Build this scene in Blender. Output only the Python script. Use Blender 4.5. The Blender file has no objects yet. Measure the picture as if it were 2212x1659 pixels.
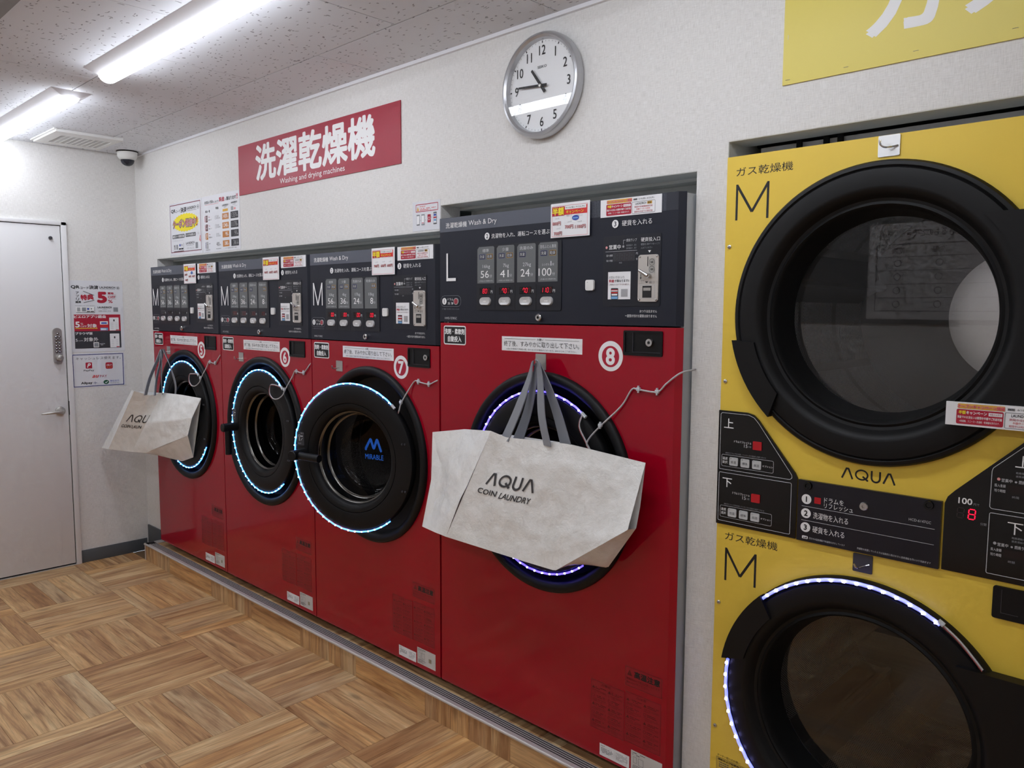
import bpy, bmesh, math, random
from mathutils import Vector, Matrix
R = math.radians
random.seed(7)
S = bpy.context.scene
COL = S.collection

# ------------------------------------------------------------------ camera
CAM = Vector((4.977, -1.898, 1.5))
cd = bpy.data.cameras.new('camera')
cd.sensor_width = 36.0
cd.lens = 36.0 * 1707.418 / 2212.0
cd.clip_start = 0.02
cam = bpy.data.objects.new('camera', cd)
COL.objects.link(cam)
yaw, pit, rol = R(46.004), R(5.382), R(0.2653)
F = Vector((-math.cos(yaw) * math.cos(pit), math.sin(yaw) * math.cos(pit), -math.sin(pit)))
RT = Vector((math.sin(yaw), math.cos(yaw), 0))
UP = RT.cross(F)
r2 = math.cos(rol) * RT + math.sin(rol) * UP
u2 = -math.sin(rol) * RT + math.cos(rol) * UP
M3 = Matrix((r2, u2, -F)).transposed()
cam.matrix_world = Matrix.Translation(CAM) @ M3.to_4x4()
S.camera = cam

# ------------------------------------------------------------------ world, exposure
wd = bpy.data.worlds.new('world')
S.world = wd
wd.use_nodes = True
wd.node_tree.nodes['Background'].inputs[0].default_value = (0.75, 0.85, 1.0, 1)
wd.node_tree.nodes['Background'].inputs[1].default_value = 1.0
S.view_settings.view_transform = 'Standard'
S.view_settings.look = 'None'
S.view_settings.gamma = 1.0
S.view_settings.use_curve_mapping = False
S.view_settings.exposure = 0.9
LAMP_STRENGTH = 15.0
LAMP_COL = (0.93, 0.96, 1.0)
try:
    S.cycles.use_denoising = True
    S.cycles.max_bounces = 6
    S.cycles.use_light_tree = False
    S.cycles.use_adaptive_sampling = True
    S.cycles.adaptive_min_samples = 12
    S.cycles.adaptive_threshold = 0.08
    S.cycles.transparent_max_bounces = 16
    S.cycles.sample_clamp_indirect = 6.0
except Exception:
    pass

# ------------------------------------------------------------------ materials
def lin(c):
    return tuple(((x / 255) / 12.92 if x / 255 <= 0.04045 else ((x / 255 + 0.055) / 1.055) ** 2.4) for x in c[:3]) + (1,)

MATS = {}
def mat(name, rgb, rough=0.5, metal=0.0, spec=0.5, emit=None, es=0.0, coat=0.0):
    if name in MATS:
        return MATS[name]
    m = bpy.data.materials.new(name)
    m.use_nodes = True
    b = m.node_tree.nodes['Principled BSDF']
    b.inputs['Base Color'].default_value = lin(rgb)
    b.inputs['Roughness'].default_value = rough
    b.inputs['Metallic'].default_value = metal
    b.inputs['Specular IOR Level'].default_value = spec
    b.inputs['Coat Weight'].default_value = coat
    b.inputs['Coat Roughness'].default_value = 0.08
    if emit:
        b.inputs['Emission Color'].default_value = lin(emit)
        b.inputs['Emission Strength'].default_value = es
    MATS[name] = m
    return m

class NT:
    def __init__(self, m):
        self.t = m.node_tree
        self.b = self.t.nodes['Principled BSDF']
    def n(self, typ, **kw):
        nd = self.t.nodes.new(typ)
        for k, v in kw.items():
            if k.startswith('_'):
                setattr(nd, k[1:], v)
        return nd
    def l(self, a, b):
        self.t.links.new(a, b)
    def math(self, op, a, b=None, c=None):
        nd = self.t.nodes.new('ShaderNodeMath')
        nd.operation = op
        for i, x in enumerate((a, b, c)):
            if x is None:
                continue
            if isinstance(x, (int, float)):
                nd.inputs[i].default_value = x
            else:
                self.l(x, nd.inputs[i])
        return nd.outputs[0]
    def mapping(self, vec, scale=(1, 1, 1), loc=None):
        nd = self.t.nodes.new('ShaderNodeMapping')
        nd.inputs['Scale'].default_value = scale
        self.l(vec, nd.inputs['Vector'])
        if loc is not None:
            self.l(loc, nd.inputs['Location'])
        return nd.outputs[0]
    def noise(self, vec, scale, detail=3, rough=0.5, dist=0.0):
        nd = self.t.nodes.new('ShaderNodeTexNoise')
        self.l(vec, nd.inputs['Vector'])
        nd.inputs['Scale'].default_value = scale
        nd.inputs['Detail'].default_value = detail
        nd.inputs['Roughness'].default_value = rough
        nd.inputs['Distortion'].default_value = dist
        return nd.outputs['Fac']
    def ramp(self, fac, stops, interp='LINEAR'):
        nd = self.t.nodes.new('ShaderNodeValToRGB')
        nd.color_ramp.interpolation = interp
        e = nd.color_ramp.elements
        while len(e) < len(stops):
            e.new(0.5)
        for x, (p, c) in zip(e, stops):
            x.position = p
            x.color = lin(c) if max(c) > 1.001 else tuple(c) + (1,)
        self.l(fac, nd.inputs[0])
        return nd.outputs[0]
    def mix(self, fac, a, b, blend='MIX'):
        nd = self.t.nodes.new('ShaderNodeMix')
        nd.data_type = 'RGBA'
        nd.blend_type = blend
        for i, x in ((0, fac), (6, a), (7, b)):
            if isinstance(x, (int, float)):
                nd.inputs[i].default_value = x
            elif isinstance(x, tuple):
                nd.inputs[i].default_value = x
            else:
                self.l(x, nd.inputs[i])
        return nd.outputs[2]
    def bump(self, h, strength=0.3, dist=0.002):
        nd = self.t.nodes.new('ShaderNodeBump')
        nd.inputs['Strength'].default_value = strength
        nd.inputs['Distance'].default_value = dist
        self.l(h, nd.inputs['Height'])
        self.l(nd.outputs[0], self.b.inputs['Normal'])

def wallpaper():
    m = mat('wallpaper', (226, 224, 221), 0.85, spec=0.2)
    t = NT(m)
    pos = t.n('ShaderNodeNewGeometry').outputs['Position']
    a = t.noise(t.mapping(pos, (1, 1, 14)), 45, 3, 0.6)
    b = t.noise(t.mapping(pos, (12, 12, 1)), 45, 3, 0.6)
    h = t.math('ADD', a, b)
    c = t.ramp(t.math('MULTIPLY', h, 0.5), [(0.3, (206, 204, 200)), (0.5, (226, 224, 221)), (0.7, (239, 238, 236))])
    t.l(c, t.b.inputs['Base Color'])
    t.bump(h, 0.45, 0.0015)
    return m
WALLP = wallpaper()

def ceiling_mat():
    m = mat('ceiling_board', (214, 212, 214), 0.9, spec=0.15)
    t = NT(m)
    pos = t.n('ShaderNodeNewGeometry').outputs['Position']
    warp = t.n('ShaderNodeTexNoise')
    t.l(pos, warp.inputs['Vector'])
    warp.inputs['Scale'].default_value = 28
    add = t.n('ShaderNodeVectorMath', _operation='MULTIPLY_ADD')
    t.l(warp.outputs['Color'], add.inputs[0])
    add.inputs[1].default_value = (0.035, 0.035, 0)
    t.l(pos, add.inputs[2])
    out = None
    for sc, off in (((22, 62, 1), 0.0), ((40, 24, 1), 3.7)):
        mp = t.n('ShaderNodeMapping')
        mp.inputs['Scale'].default_value = sc
        mp.inputs['Location'].default_value = (off, off * 2, 0)
        mp.inputs['Rotation'].default_value = (0, 0, 0.35 * off)
        t.l(add.outputs[0], mp.inputs['Vector'])
        v = t.n('ShaderNodeTexVoronoi')
        v.voronoi_dimensions = '2D'
        t.l(mp.outputs[0], v.inputs['Vector'])
        v.inputs['Scale'].default_value = 1.0
        near = t.math('LESS_THAN', v.outputs['Distance'], 0.13)
        sep = t.n('ShaderNodeSeparateColor')
        t.l(v.outputs['Color'], sep.inputs[0])
        pick = t.math('GREATER_THAN', sep.outputs[0], 0.62 if off == 0 else 0.8)
        f = t.math('MULTIPLY', near, pick)
        out = f if out is None else t.math('MAXIMUM', out, f)
    c = t.mix(out, lin((226, 228, 233)), lin((160, 160, 166)))
    t.l(c, t.b.inputs['Base Color'])
    t.bump(t.math('SUBTRACT', 1.0, out), 0.3, 0.0012)
    return m
CEILM = ceiling_mat()

def wood():
    m = mat('wood_vinyl', (160, 125, 90), 0.42, spec=0.4)
    t = NT(m)
    tc = t.n('ShaderNodeTexCoord').outputs['Object']
    oi = t.n('ShaderNodeObjectInfo')
    rnd = oi.outputs['Random']
    comb = t.n('ShaderNodeCombineXYZ')
    t.l(t.math('MULTIPLY', rnd, 37.0), comb.inputs[0])
    t.l(t.math('MULTIPLY', rnd, 91.0), comb.inputs[1])
    t.l(t.math('MULTIPLY', rnd, 53.0), comb.inputs[2])
    av = t.n('ShaderNodeVectorMath', _operation='ADD')
    t.l(tc, av.inputs[0])
    t.l(comb.outputs[0], av.inputs[1])
    p = av.outputs[0]
    big = t.noise(t.mapping(p, (1.6, 13, 13)), 1.6, 4, 0.5, 0.9)
    fine = t.noise(t.mapping(p, (10, 190, 190)), 1.5, 3, 0.6, 0.3)
    streak = t.noise(t.mapping(p, (3.0, 55, 55)), 1.2, 3, 0.6, 0.8)
    base = t.ramp(big, [(0.28, (186, 146, 106)), (0.42, (216, 178, 134)), (0.55, (234, 200, 154)), (0.68, (248, 222, 178))])
    g = t.ramp(streak, [(0.33, (188, 176, 166)), (0.5, (240, 240, 240)), (0.65, (255, 255, 250))])
    c = t.mix(0.75, base, g, 'MULTIPLY')
    gf = t.ramp(fine, [(0.3, (205, 200, 194)), (0.6, (255, 255, 255))])
    c = t.mix(0.5, c, gf, 'MULTIPLY')
    tint = t.ramp(rnd, [(0.0, (205, 176, 150)), (0.18, (255, 244, 224)), (0.4, (226, 224, 224)), (0.6, (255, 232, 196)), (0.8, (212, 192, 178)), (1.0, (255, 246, 230))])
    c = t.mix(0.85, c, tint, 'MULTIPLY')
    kn = t.n('ShaderNodeTexVoronoi')
    t.l(t.mapping(p, (3.2, 9, 9)), kn.inputs['Vector'])
    kn.inputs['Scale'].default_value = 1.0
    kf = t.ramp(kn.outputs['Distance'], [(0.05, (0.0, 0.0, 0.0)), (0.16, (1.0, 1.0, 1.0))])
    kc = t.mix(t.math('MULTIPLY', t.math('SUBTRACT', 1.0, kf), 0.5), c, lin((92, 62, 42)))
    t.l(kc, t.b.inputs['Base Color'])
    t.bump(t.math('ADD', fine, big), 0.12, 0.001)
    rr = t.ramp(big, [(0.3, (0.38, 0.38, 0.38)), (0.7, (0.5, 0.5, 0.5))])
    t.l(rr, t.b.inputs['Roughness'])
    return m
WOOD = wood()

def brushed(name, rgb, rough=0.35, metal=1.0):
    m = mat(name, rgb, rough, metal)
    t = NT(m)
    tc = t.n('ShaderNodeTexCoord').outputs['Object']
    n = t.noise(t.mapping(tc, (6, 6, 220)), 3, 2)
    t.bump(n, 0.06, 0.0005)
    return m

def perforated(name, web, hole, metal, hmetal=0.0):
    m = mat(name, web, 0.35, metal)
    t = NT(m)
    uv = t.n('ShaderNodeTexCoord').outputs['UV']
    sep = t.n('ShaderNodeSeparateXYZ')
    t.l(uv, sep.inputs[0])
    u, v = sep.outputs[0], sep.outputs[1]
    def dots(du, dv):
        fu = t.math('SUBTRACT', t.math('FRACT', t.math('ADD', u, du)), 0.5)
        fv = t.math('SUBTRACT', t.math('FRACT', t.math('ADD', v, dv)), 0.5)
        d = t.math('ADD', t.math('MULTIPLY', fu, fu), t.math('MULTIPLY', fv, fv))
        return t.math('LESS_THAN', d, 0.075)
    h = t.math('MAXIMUM', dots(0, 0), dots(0.5, 0.5))
    c = t.mix(h, lin(web), lin(hole))
    t.l(c, t.b.inputs['Base Color'])
    t.l(t.math('ADD', t.math('MULTIPLY', t.math('SUBTRACT', 1.0, h), metal), t.math('MULTIPLY', h, hmetal)), t.b.inputs['Metallic'])
    return m
PERF = perforated('perforated_steel', (104, 102, 100), (14, 14, 15), 0.8)
PERFU = perforated('perforated_lit_dots', (128, 126, 124), (252, 252, 252), 0.9, 0.9)  # upper drum: dots painted bright for the light reflected inside
PERFL = perforated('perforated_dark', (222, 218, 214), (18, 18, 19), 0.9)

def glass():
    m = bpy.data.materials.new('door_glass')
    m.use_nodes = True
    nt = m.node_tree
    nt.nodes.clear()
    o = nt.nodes.new('ShaderNodeOutputMaterial')
    mx = nt.nodes.new('ShaderNodeMixShader')
    tr = nt.nodes.new('ShaderNodeBsdfTransparent')
    gl = nt.nodes.new('ShaderNodeBsdfGlossy')
    lw = nt.nodes.new('ShaderNodeLayerWeight')
    pw = nt.nodes.new('ShaderNodeMath'); pw.operation = 'POWER'; pw.inputs[1].default_value = 5.0
    fr = nt.nodes.new('ShaderNodeMapRange'); fr.inputs['To Max'].default_value = 1.0
    nt.links.new(lw.outputs['Facing'], pw.inputs[0]); nt.links.new(pw.outputs[0], fr.inputs['Value'])
    tr.inputs[0].default_value = (0.86, 0.87, 0.87, 1)
    gl.inputs['Roughness'].default_value = 0.0
    lw.inputs[0].default_value = 0.5
    fr.inputs['To Min'].default_value = 0.08
    nt.links.new(fr.outputs[0], mx.inputs[0])
    nt.links.new(tr.outputs[0], mx.inputs[1])
    nt.links.new(gl.outputs[0], mx.inputs[2])
    nt.links.new(mx.outputs[0], o.inputs[0])
    MATS['glass'] = m
    return m
GLASS = glass()
GLASSW = GLASS.copy(); GLASSW.name = 'washer_glass'
for n_ in GLASSW.node_tree.nodes:
    if n_.type == 'BSDF_TRANSPARENT': n_.inputs[0].default_value = (0.5, 0.5, 0.5, 1)
    if n_.type == 'MAP_RANGE': n_.inputs['To Min'].default_value = 0.02
for n_ in GLASS.node_tree.nodes:
    if n_.type == 'BSDF_TRANSPARENT': n_.inputs[0].default_value = (0.96, 0.96, 0.96, 1)
    if n_.type == 'MAP_RANGE': n_.inputs['To Min'].default_value = 0.085
GLASSC = GLASS.copy(); GLASSC.name = 'clear_glass'
for n_ in GLASSC.node_tree.nodes:
    if n_.type == 'BSDF_TRANSPARENT': n_.inputs[0].default_value = (0.99, 0.99, 0.99, 1)
    if n_.type == 'MAP_RANGE': n_.inputs['To Min'].default_value = 0.045

def bagmat():
    m = mat('woven_plastic', (240, 240, 236), 0.2, spec=0.7)
    t = NT(m)
    tc = t.n('ShaderNodeTexCoord').outputs['Object']
    a = t.noise(tc, 22, 4, 0.6, 0.6)
    b = t.noise(tc, 75, 3, 0.6, 0.3)
    h = t.math('ADD', t.math('ADD', a, t.math('MULTIPLY', b, 0.5)), t.math('MULTIPLY', t.noise(tc, 420, 2, 0.6), 0.16))
    c = t.ramp(a, [(0.3, (234, 234, 230)), (0.6, (244, 244, 241))])
    t.l(c, t.b.inputs['Base Color'])
    t.bump(h, 0.32, 0.006)
    return m
BAG = bagmat()

RED = mat('red_enamel', (160, 4, 32), 0.09, spec=0.45)
REDEDGE = mat('red_enamel_edge', (166, 8, 32), 0.2)
NAVY = mat('navy_panel', (31, 34, 45), 0.45, spec=0.3)
BEZEL = mat('bezel_black', (27, 29, 37), 0.4, spec=0.4)
BLACK = mat('black_plastic', (13, 13, 15), 0.48, spec=0.28)
GLOSSBLK = mat('gloss_black', (9, 9, 11), 0.12, spec=0.5)
RUBBER = mat('black_rubber', (16, 16, 17), 0.55, spec=0.3)
DARKHOLE = mat('dark_slot', (12, 12, 13), 0.7)
GREYW = mat('course_grey', (104, 107, 108), 0.5)
STEEL = mat('case_grey', (168, 172, 176), 0.4, 0.0)
CHROME = mat('chrome', (205, 205, 205), 0.12, 1.0)
SATIN = mat('satin_metal', (186, 183, 178), 0.32, 0.7)
SILV = mat('silver_paint', (214, 214, 214), 0.25, 0.35)
PLATE = brushed('coin_plate_steel', (196, 190, 183), 0.34, 0.25)
WHITE = mat('white_print', (240, 240, 240), 0.6, spec=0.3)
OFFW = mat('off_white_print', (205, 207, 210), 0.6, spec=0.3)
MIDG = mat('mid_grey_print', (140, 143, 148), 0.6)
PAPER = mat('white_paper', (236, 236, 238), 0.5, spec=0.35)
LAMIN = mat('laminated_sheet', (226, 227, 232), 0.15, spec=0.5)
INK = mat('black_print', (24, 24, 26), 0.6)
INKG = mat('grey_print', (95, 95, 98), 0.6)
INKL = mat('light_grey_print', (165, 165, 168), 0.6)
PRED = mat('red_print', (176, 18, 50), 0.55)
PREDB = mat('bright_red_print', (214, 44, 44), 0.55)
PPINK = mat('pink_print', (222, 150, 150), 0.6)
PYEL = mat('yellow_print', (240, 222, 40), 0.6)
PORA = mat('orange_print', (196, 130, 70), 0.6)
PBLUE = mat('blue_print', (48, 74, 170), 0.6)
PNAVY = mat('navy_print', (34, 44, 120), 0.6)
PGREEN = mat('green_print', (30, 92, 62), 0.6)
PGOLD = mat('gold_print', (222, 170, 60), 0.6)
PSKY = mat('sky_print', (120, 170, 215), 0.6)
PCHAR = mat('charcoal_print', (52, 52, 58), 0.6)
STKDARK = mat('dark_red_print', (92, 4, 18), 0.35)
STKRED = mat('clear_sticker_red', (150, 14, 36), 0.3)
SIGNRED = mat('sign_red', (162, 34, 56), 0.42, spec=0.4)
SIGNYEL = mat('sign_yellow', (222, 205, 98), 0.42, spec=0.4)
YELLOW = mat('yellow_enamel', (236, 202, 76), 0.36, spec=0.4)
REDLED = mat('red_segment', (255, 20, 60), 0.5, emit=(255, 15, 55), es=0.9)
DIMLED = mat('dim_segment', (110, 12, 26), 0.5, emit=(140, 8, 24), es=0.15)
OFFLED = mat('unlit_segment', (40, 30, 34), 0.5)
LAMPON = mat('lamp_diffuser', (250, 250, 255), 0.5, emit=(240, 246, 255), es=LAMP_STRENGTH)
LAMPW = mat('lamp_white_steel', (232, 232, 236), 0.4)
LEDC = mat('led_strip_cyan', (190, 230, 255), 0.4, emit=(55, 130, 255), es=2.2)
LEDCD = mat('led_chip_cyan', (230, 250, 255), 0.4, emit=(170, 225, 255), es=8.0)
LEDV = mat('led_strip_violet', (190, 190, 255), 0.4, emit=(70, 55, 255), es=2.6)
LEDVD = mat('led_chip_violet', (230, 230, 255), 0.4, emit=(165, 160, 255), es=9.0)
LEDB = mat('led_strip_white', (215, 220, 255), 0.4, emit=(100, 110, 255), es=1.0)
SILIC = mat('clear_silicone', (200, 205, 210), 0.3)
BLUELOGO = mat('blue_logo_glow', (30, 104, 208), 0.5, emit=(20, 90, 200), es=0.12)  # printed wordmark, given a faint glow of its own
DOORW = mat('door_white', (226, 225, 226), 0.5, spec=0.3)
BASEG = mat('baseboard_grey', (84, 88, 92), 0.55)
RECESSG = mat('recess_grey', (214, 215, 210), 0.8)
JAMBW = mat('jamb_grey', (198, 200, 198), 0.8)
ALU = mat('aluminium_nosing', (206, 202, 200), 0.36, 0.3)
GROOVE = mat('nosing_groove', (52, 46, 48), 0.6)
STRAP = mat('grey_webbing', (138, 140, 145), 0.85, spec=0.2)
BAGDARK = mat('bag_fabric_shaded', (150, 143, 138), 0.6)  # same bag fabric with its shade in the colour, unused
BAGINK = mat('bag_print', (66, 66, 68), 0.5)
CLOCKRIM = mat('clock_silver', (190, 191, 194), 0.3, 0.75)
CLOCKFACE = mat('clock_white', (236, 237, 238), 0.6)
WIRE = mat('clear_cable', (186, 184, 186), 0.3)
WIRER = mat('red_wire', (150, 60, 60), 0.5)
DOMEG = mat('dome_smoke', (30, 32, 44), 0.08, spec=0.6)
VENTG = mat('vent_grey', (196, 196, 198), 0.5)
WHITEPL = mat('white_plastic', (230, 230, 228), 0.35)
GREYP = mat('grey_plastic', (60, 60, 66), 0.35)
KEYG = mat('key_grey', (196, 198, 198), 0.45)
REDKEY = mat('red_key', (186, 14, 30), 0.4)
FELT = mat('felt_floor_base', (120, 95, 70), 0.8)

def band_mat():
    m = mat('header_band', (86, 90, 101), 0.5)
    t = NT(m)
    uv = t.n('ShaderNodeTexCoord').outputs['UV']
    sep = t.n('ShaderNodeSeparateXYZ')
    t.l(uv, sep.inputs[0])
    v = t.n('ShaderNodeTexVoronoi')
    v.voronoi_dimensions = '2D'
    t.l(t.mapping(uv, (170, 14, 1)), v.inputs['Vector'])
    v.inputs['Scale'].default_value = 1.0
    v.inputs['Randomness'].default_value = 0.15
    dot = t.math('LESS_THAN', v.outputs['Distance'], 0.36)
    f = t.math('MULTIPLY', dot, t.math('GREATER_THAN', sep.outputs[0], 0.62))
    solid = t.math('LESS_THAN', sep.outputs[0], 0.62)
    fade = t.math('MULTIPLY', f, t.math('LESS_THAN', sep.outputs[0], 0.96))
    fac = t.math('MAXIMUM', solid, t.math('MULTIPLY', fade, 0.75))
    t.l(t.mix(fac, lin((36, 39, 50)), lin((86, 90, 101))), t.b.inputs['Base Color'])
    return m
BAND = band_mat()

# ------------------------------------------------------------------ object helpers
BASE = {}
MESHCACHE = {}

def empty(name, loc, label=None, cat=None, group=None, kind=None):
    o = bpy.data.objects.new(name, None)
    o.empty_display_size = 0.1
    COL.objects.link(o)
    o.location = loc
    BASE[o.name] = Vector(loc)
    tag(o, label, cat, group, kind)
    return o

def tag(o, label=None, cat=None, group=None, kind=None):
    if label: o['label'] = label
    if cat: o['category'] = cat
    if group: o['group'] = group
    if kind: o['kind'] = kind
    return o

class MB:
    """collects geometry in world coordinates"""
    def __init__(self):
        self.v, self.f, self.m, self.mats, self.uv = [], [], [], [], {}
        self.sm = []
    def mi(self, m):
        if m not in self.mats:
            self.mats.append(m)
        return self.mats.index(m)
    def add(self, verts, faces, m, smooth=False, uvs=None):
        o = len(self.v)
        self.v += [tuple(v) for v in verts]
        k = self.mi(m)
        for i, f in enumerate(faces):
            if uvs:
                self.uv[len(self.f)] = uvs[i]
            self.f.append(tuple(o + j for j in f))
            self.m.append(k)
            self.sm.append(smooth)
        return self
    def box(self, x0, x1, y0, y1, z0, z1, m, bev=0.0, seg=2):
        x0, x1 = min(x0, x1), max(x0, x1)
        y0, y1 = min(y0, y1), max(y0, y1)
        z0, z1 = min(z0, z1), max(z0, z1)
        if bev <= 0:
            v = [(x, y, z) for z in (z0, z1) for y in (y0, y1) for x in (x0, x1)]
            f = [(0, 2, 3, 1), (4, 5, 7, 6), (0, 1, 5, 4), (2, 6, 7, 3), (0, 4, 6, 2), (1, 3, 7, 5)]
            return self.add(v, f, m)
        bm = bmesh.new()
        bmesh.ops.create_cube(bm, size=1)
        for q in bm.verts:
            q.co = Vector(((x0 + x1) / 2 + q.co.x * (x1 - x0), (y0 + y1) / 2 + q.co.y * (y1 - y0), (z0 + z1) / 2 + q.co.z * (z1 - z0)))
        bmesh.ops.bevel(bm, geom=bm.edges[:], offset=bev, segments=seg, affect='EDGES', profile=0.5)
        return self.bm(bm, m, True)
    def bm(self, bm, m, smooth=False):
        bm.verts.index_update()
        self.add([q.co[:] for q in bm.verts], [[q.index for q in f.verts] for f in bm.faces], m, smooth)
        bm.free()
        return self
    def prism(self, pts, y0, y1, m, axis='Y', smooth=False):
        """polygon (u,v) in XZ (axis Y), YZ (axis X) or XY (axis Z), extruded"""
        n = len(pts)
        def P(u, v, w):
            return {'Y': (u, w, v), 'X': (w, u, v), 'Z': (u, v, w)}[axis]
        v = [P(u, q, y0) for u, q in pts] + [P(u, q, y1) for u, q in pts]
        f = [tuple(range(n)), tuple(range(2 * n - 1, n - 1, -1))]
        f += [(i, i + n, (i + 1) % n + n, (i + 1) % n) for i in range(n)]
        return self.add(v, f, m, smooth)
    def lathe(self, cx, cz, prof, m, seg=72, y=0.0, a0=0.0, a1=360.0, smooth=True, axis='Y', flip=False, uvs=None):
        """prof: (radius, out) with out measured toward -Y from y (axis 'Y'); axis 'Z': out is up"""
        full = abs(a1 - a0 - 360) < 1e-6
        n = seg if full else seg + 1
        v = []
        for i in range(n):
            a = R(a0 + (a1 - a0) * i / seg)
            for r, o in prof:
                if axis == 'Y':
                    v.append((cx + r * math.cos(a), y - o, cz + r * math.sin(a)))
                elif axis == 'Z':
                    v.append((cx + r * math.cos(a), cz + r * math.sin(a), y + o))
                else:
                    v.append((y + o, cx + r * math.cos(a), cz + r * math.sin(a)))
        k = len(prof)
        f, uu = [], []
        for i in range(seg):
            j = (i + 1) % n
            for q in range(k - 1):
                a_, b_, c_, d_ = i * k + q, i * k + q + 1, j * k + q + 1, j * k + q
                f.append((a_, b_, c_, d_))
                if uvs:
                    su, sv = uvs
                    uu.append([(i * su, prof[q][1] * sv), (i * su, prof[q + 1][1] * sv), ((i + 1) * su, prof[q + 1][1] * sv), ((i + 1) * su, prof[q][1] * sv)])
        return self.add(v, f, m, smooth, uu if uvs else None)
    def disc(self, cx, cz, r, y, m, seg=40, ry=None):
        ry = ry or r
        v = [(cx + r * math.cos(2 * math.pi * i / seg), y, cz + ry * math.sin(2 * math.pi * i / seg)) for i in range(seg)]
        return self.add(v, [tuple(range(seg))], m)
    def tube(self, pts, r, m, seg=8, close=False):
        pts = [Vector(p) for p in pts]
        n = len(pts)
        v, f = [], []
        prev = None
        for i, p in enumerate(pts):
            t = (pts[min(i + 1, n - 1)] - pts[max(i - 1, 0)])
            if close:
                t = pts[(i + 1) % n] - pts[(i - 1) % n]
            t.normalize()
            if prev is None:
                a = Vector((0, 0, 1)) if abs(t.z) < 0.9 else Vector((1, 0, 0))
                prev = t.cross(a).normalized()
            else:
                prev = (prev - t * prev.dot(t)).normalized()
            b = t.cross(prev)
            rr = r[i] if isinstance(r, (list, tuple)) else r
            for k in range(seg):
                a = 2 * math.pi * k / seg
                v.append(tuple(p + prev * rr * math.cos(a) + b * rr * math.sin(a)))
        for i in range(n if close else n - 1):
            j = (i + 1) % n
            for k in range(seg):
                f.append((i * seg + k, i * seg + (k + 1) % seg, j * seg + (k + 1) % seg, j * seg + k))
        if not close:
            f.append(tuple(range(seg - 1, -1, -1)))
            f.append(tuple((n - 1) * seg + k for k in range(seg)))
        return self.add(v, f, m, True)
    def build(self, name, parent=None, share=None, mtx=None):
        base = Vector((0, 0, 0))
        if parent is not None:
            base = BASE.get(parent.name, Vector((0, 0, 0)))
        if mtx is not None:
            self.v = [tuple(mtx @ Vector(q)) for q in self.v]
        me = MESHCACHE.get(share) if share else None
        if me is None:
            me = bpy.data.meshes.new(name)
            me.from_pydata([(x - base.x, y - base.y, z - base.z) for x, y, z in self.v], [], self.f)
            for m in self.mats:
                me.materials.append(m)
            me.polygons.foreach_set('material_index', self.m)
            me.polygons.foreach_set('use_smooth', self.sm)
            if self.uv:
                ul = me.uv_layers.new(name='UVMap')
                for fi, q in self.uv.items():
                    p = me.polygons[fi]
                    for li, c in zip(p.loop_indices, q):
                        ul.data[li].uv = c
            me.update()
            if any(self.sm):
                me.set_sharp_from_angle(angle=R(38))
            if share:
                MESHCACHE[share] = me
        o = bpy.data.objects.new(name, me)
        COL.objects.link(o)
        if parent is not None:
            o.parent = parent
            BASE[o.name] = base
        return o

def rrect(u0, v0, u1, v1, r, n=5):
    if r <= 0:
        return [(u0, v0), (u1, v0), (u1, v1), (u0, v1)]
    pts = []
    for cx, cy, a in ((u1 - r, v0 + r, -90), (u1 - r, v1 - r, 0), (u0 + r, v1 - r, 90), (u0 + r, v0 + r, 180)):
        for i in range(n + 1):
            t = R(a + 90 * i / n)
            pts.append((cx + r * math.cos(t), cy + r * math.sin(t)))
    return pts

# ------------------------------------------------------------------ lettering
FC = bpy.data.curves.new('type', 'FONT')
FO = bpy.data.objects.new('type', FC)
COL.objects.link(FO)
GLYPHS = {}
def glyphs(s, bold=0.0, res=2, shear=0.0):
    k = (s, bold, res, shear)
    if k not in GLYPHS:
        FC.body = s
        FC.offset = bold
        FC.resolution_u = res
        FC.shear = shear
        me = FO.to_mesh()
        v = [(q.co.x, q.co.y) for q in me.vertices]
        f = [tuple(p.vertices) for p in me.polygons]
        FO.to_mesh_clear()
        if not v:
            v, f = [(0, 0), (1, 0), (1, 1)], []
        xs = [q[0] for q in v]; ys = [q[1] for q in v]
        GLYPHS[k] = (v, f, min(xs), max(xs), min(ys), max(ys))
    return GLYPHS[k]

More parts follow.
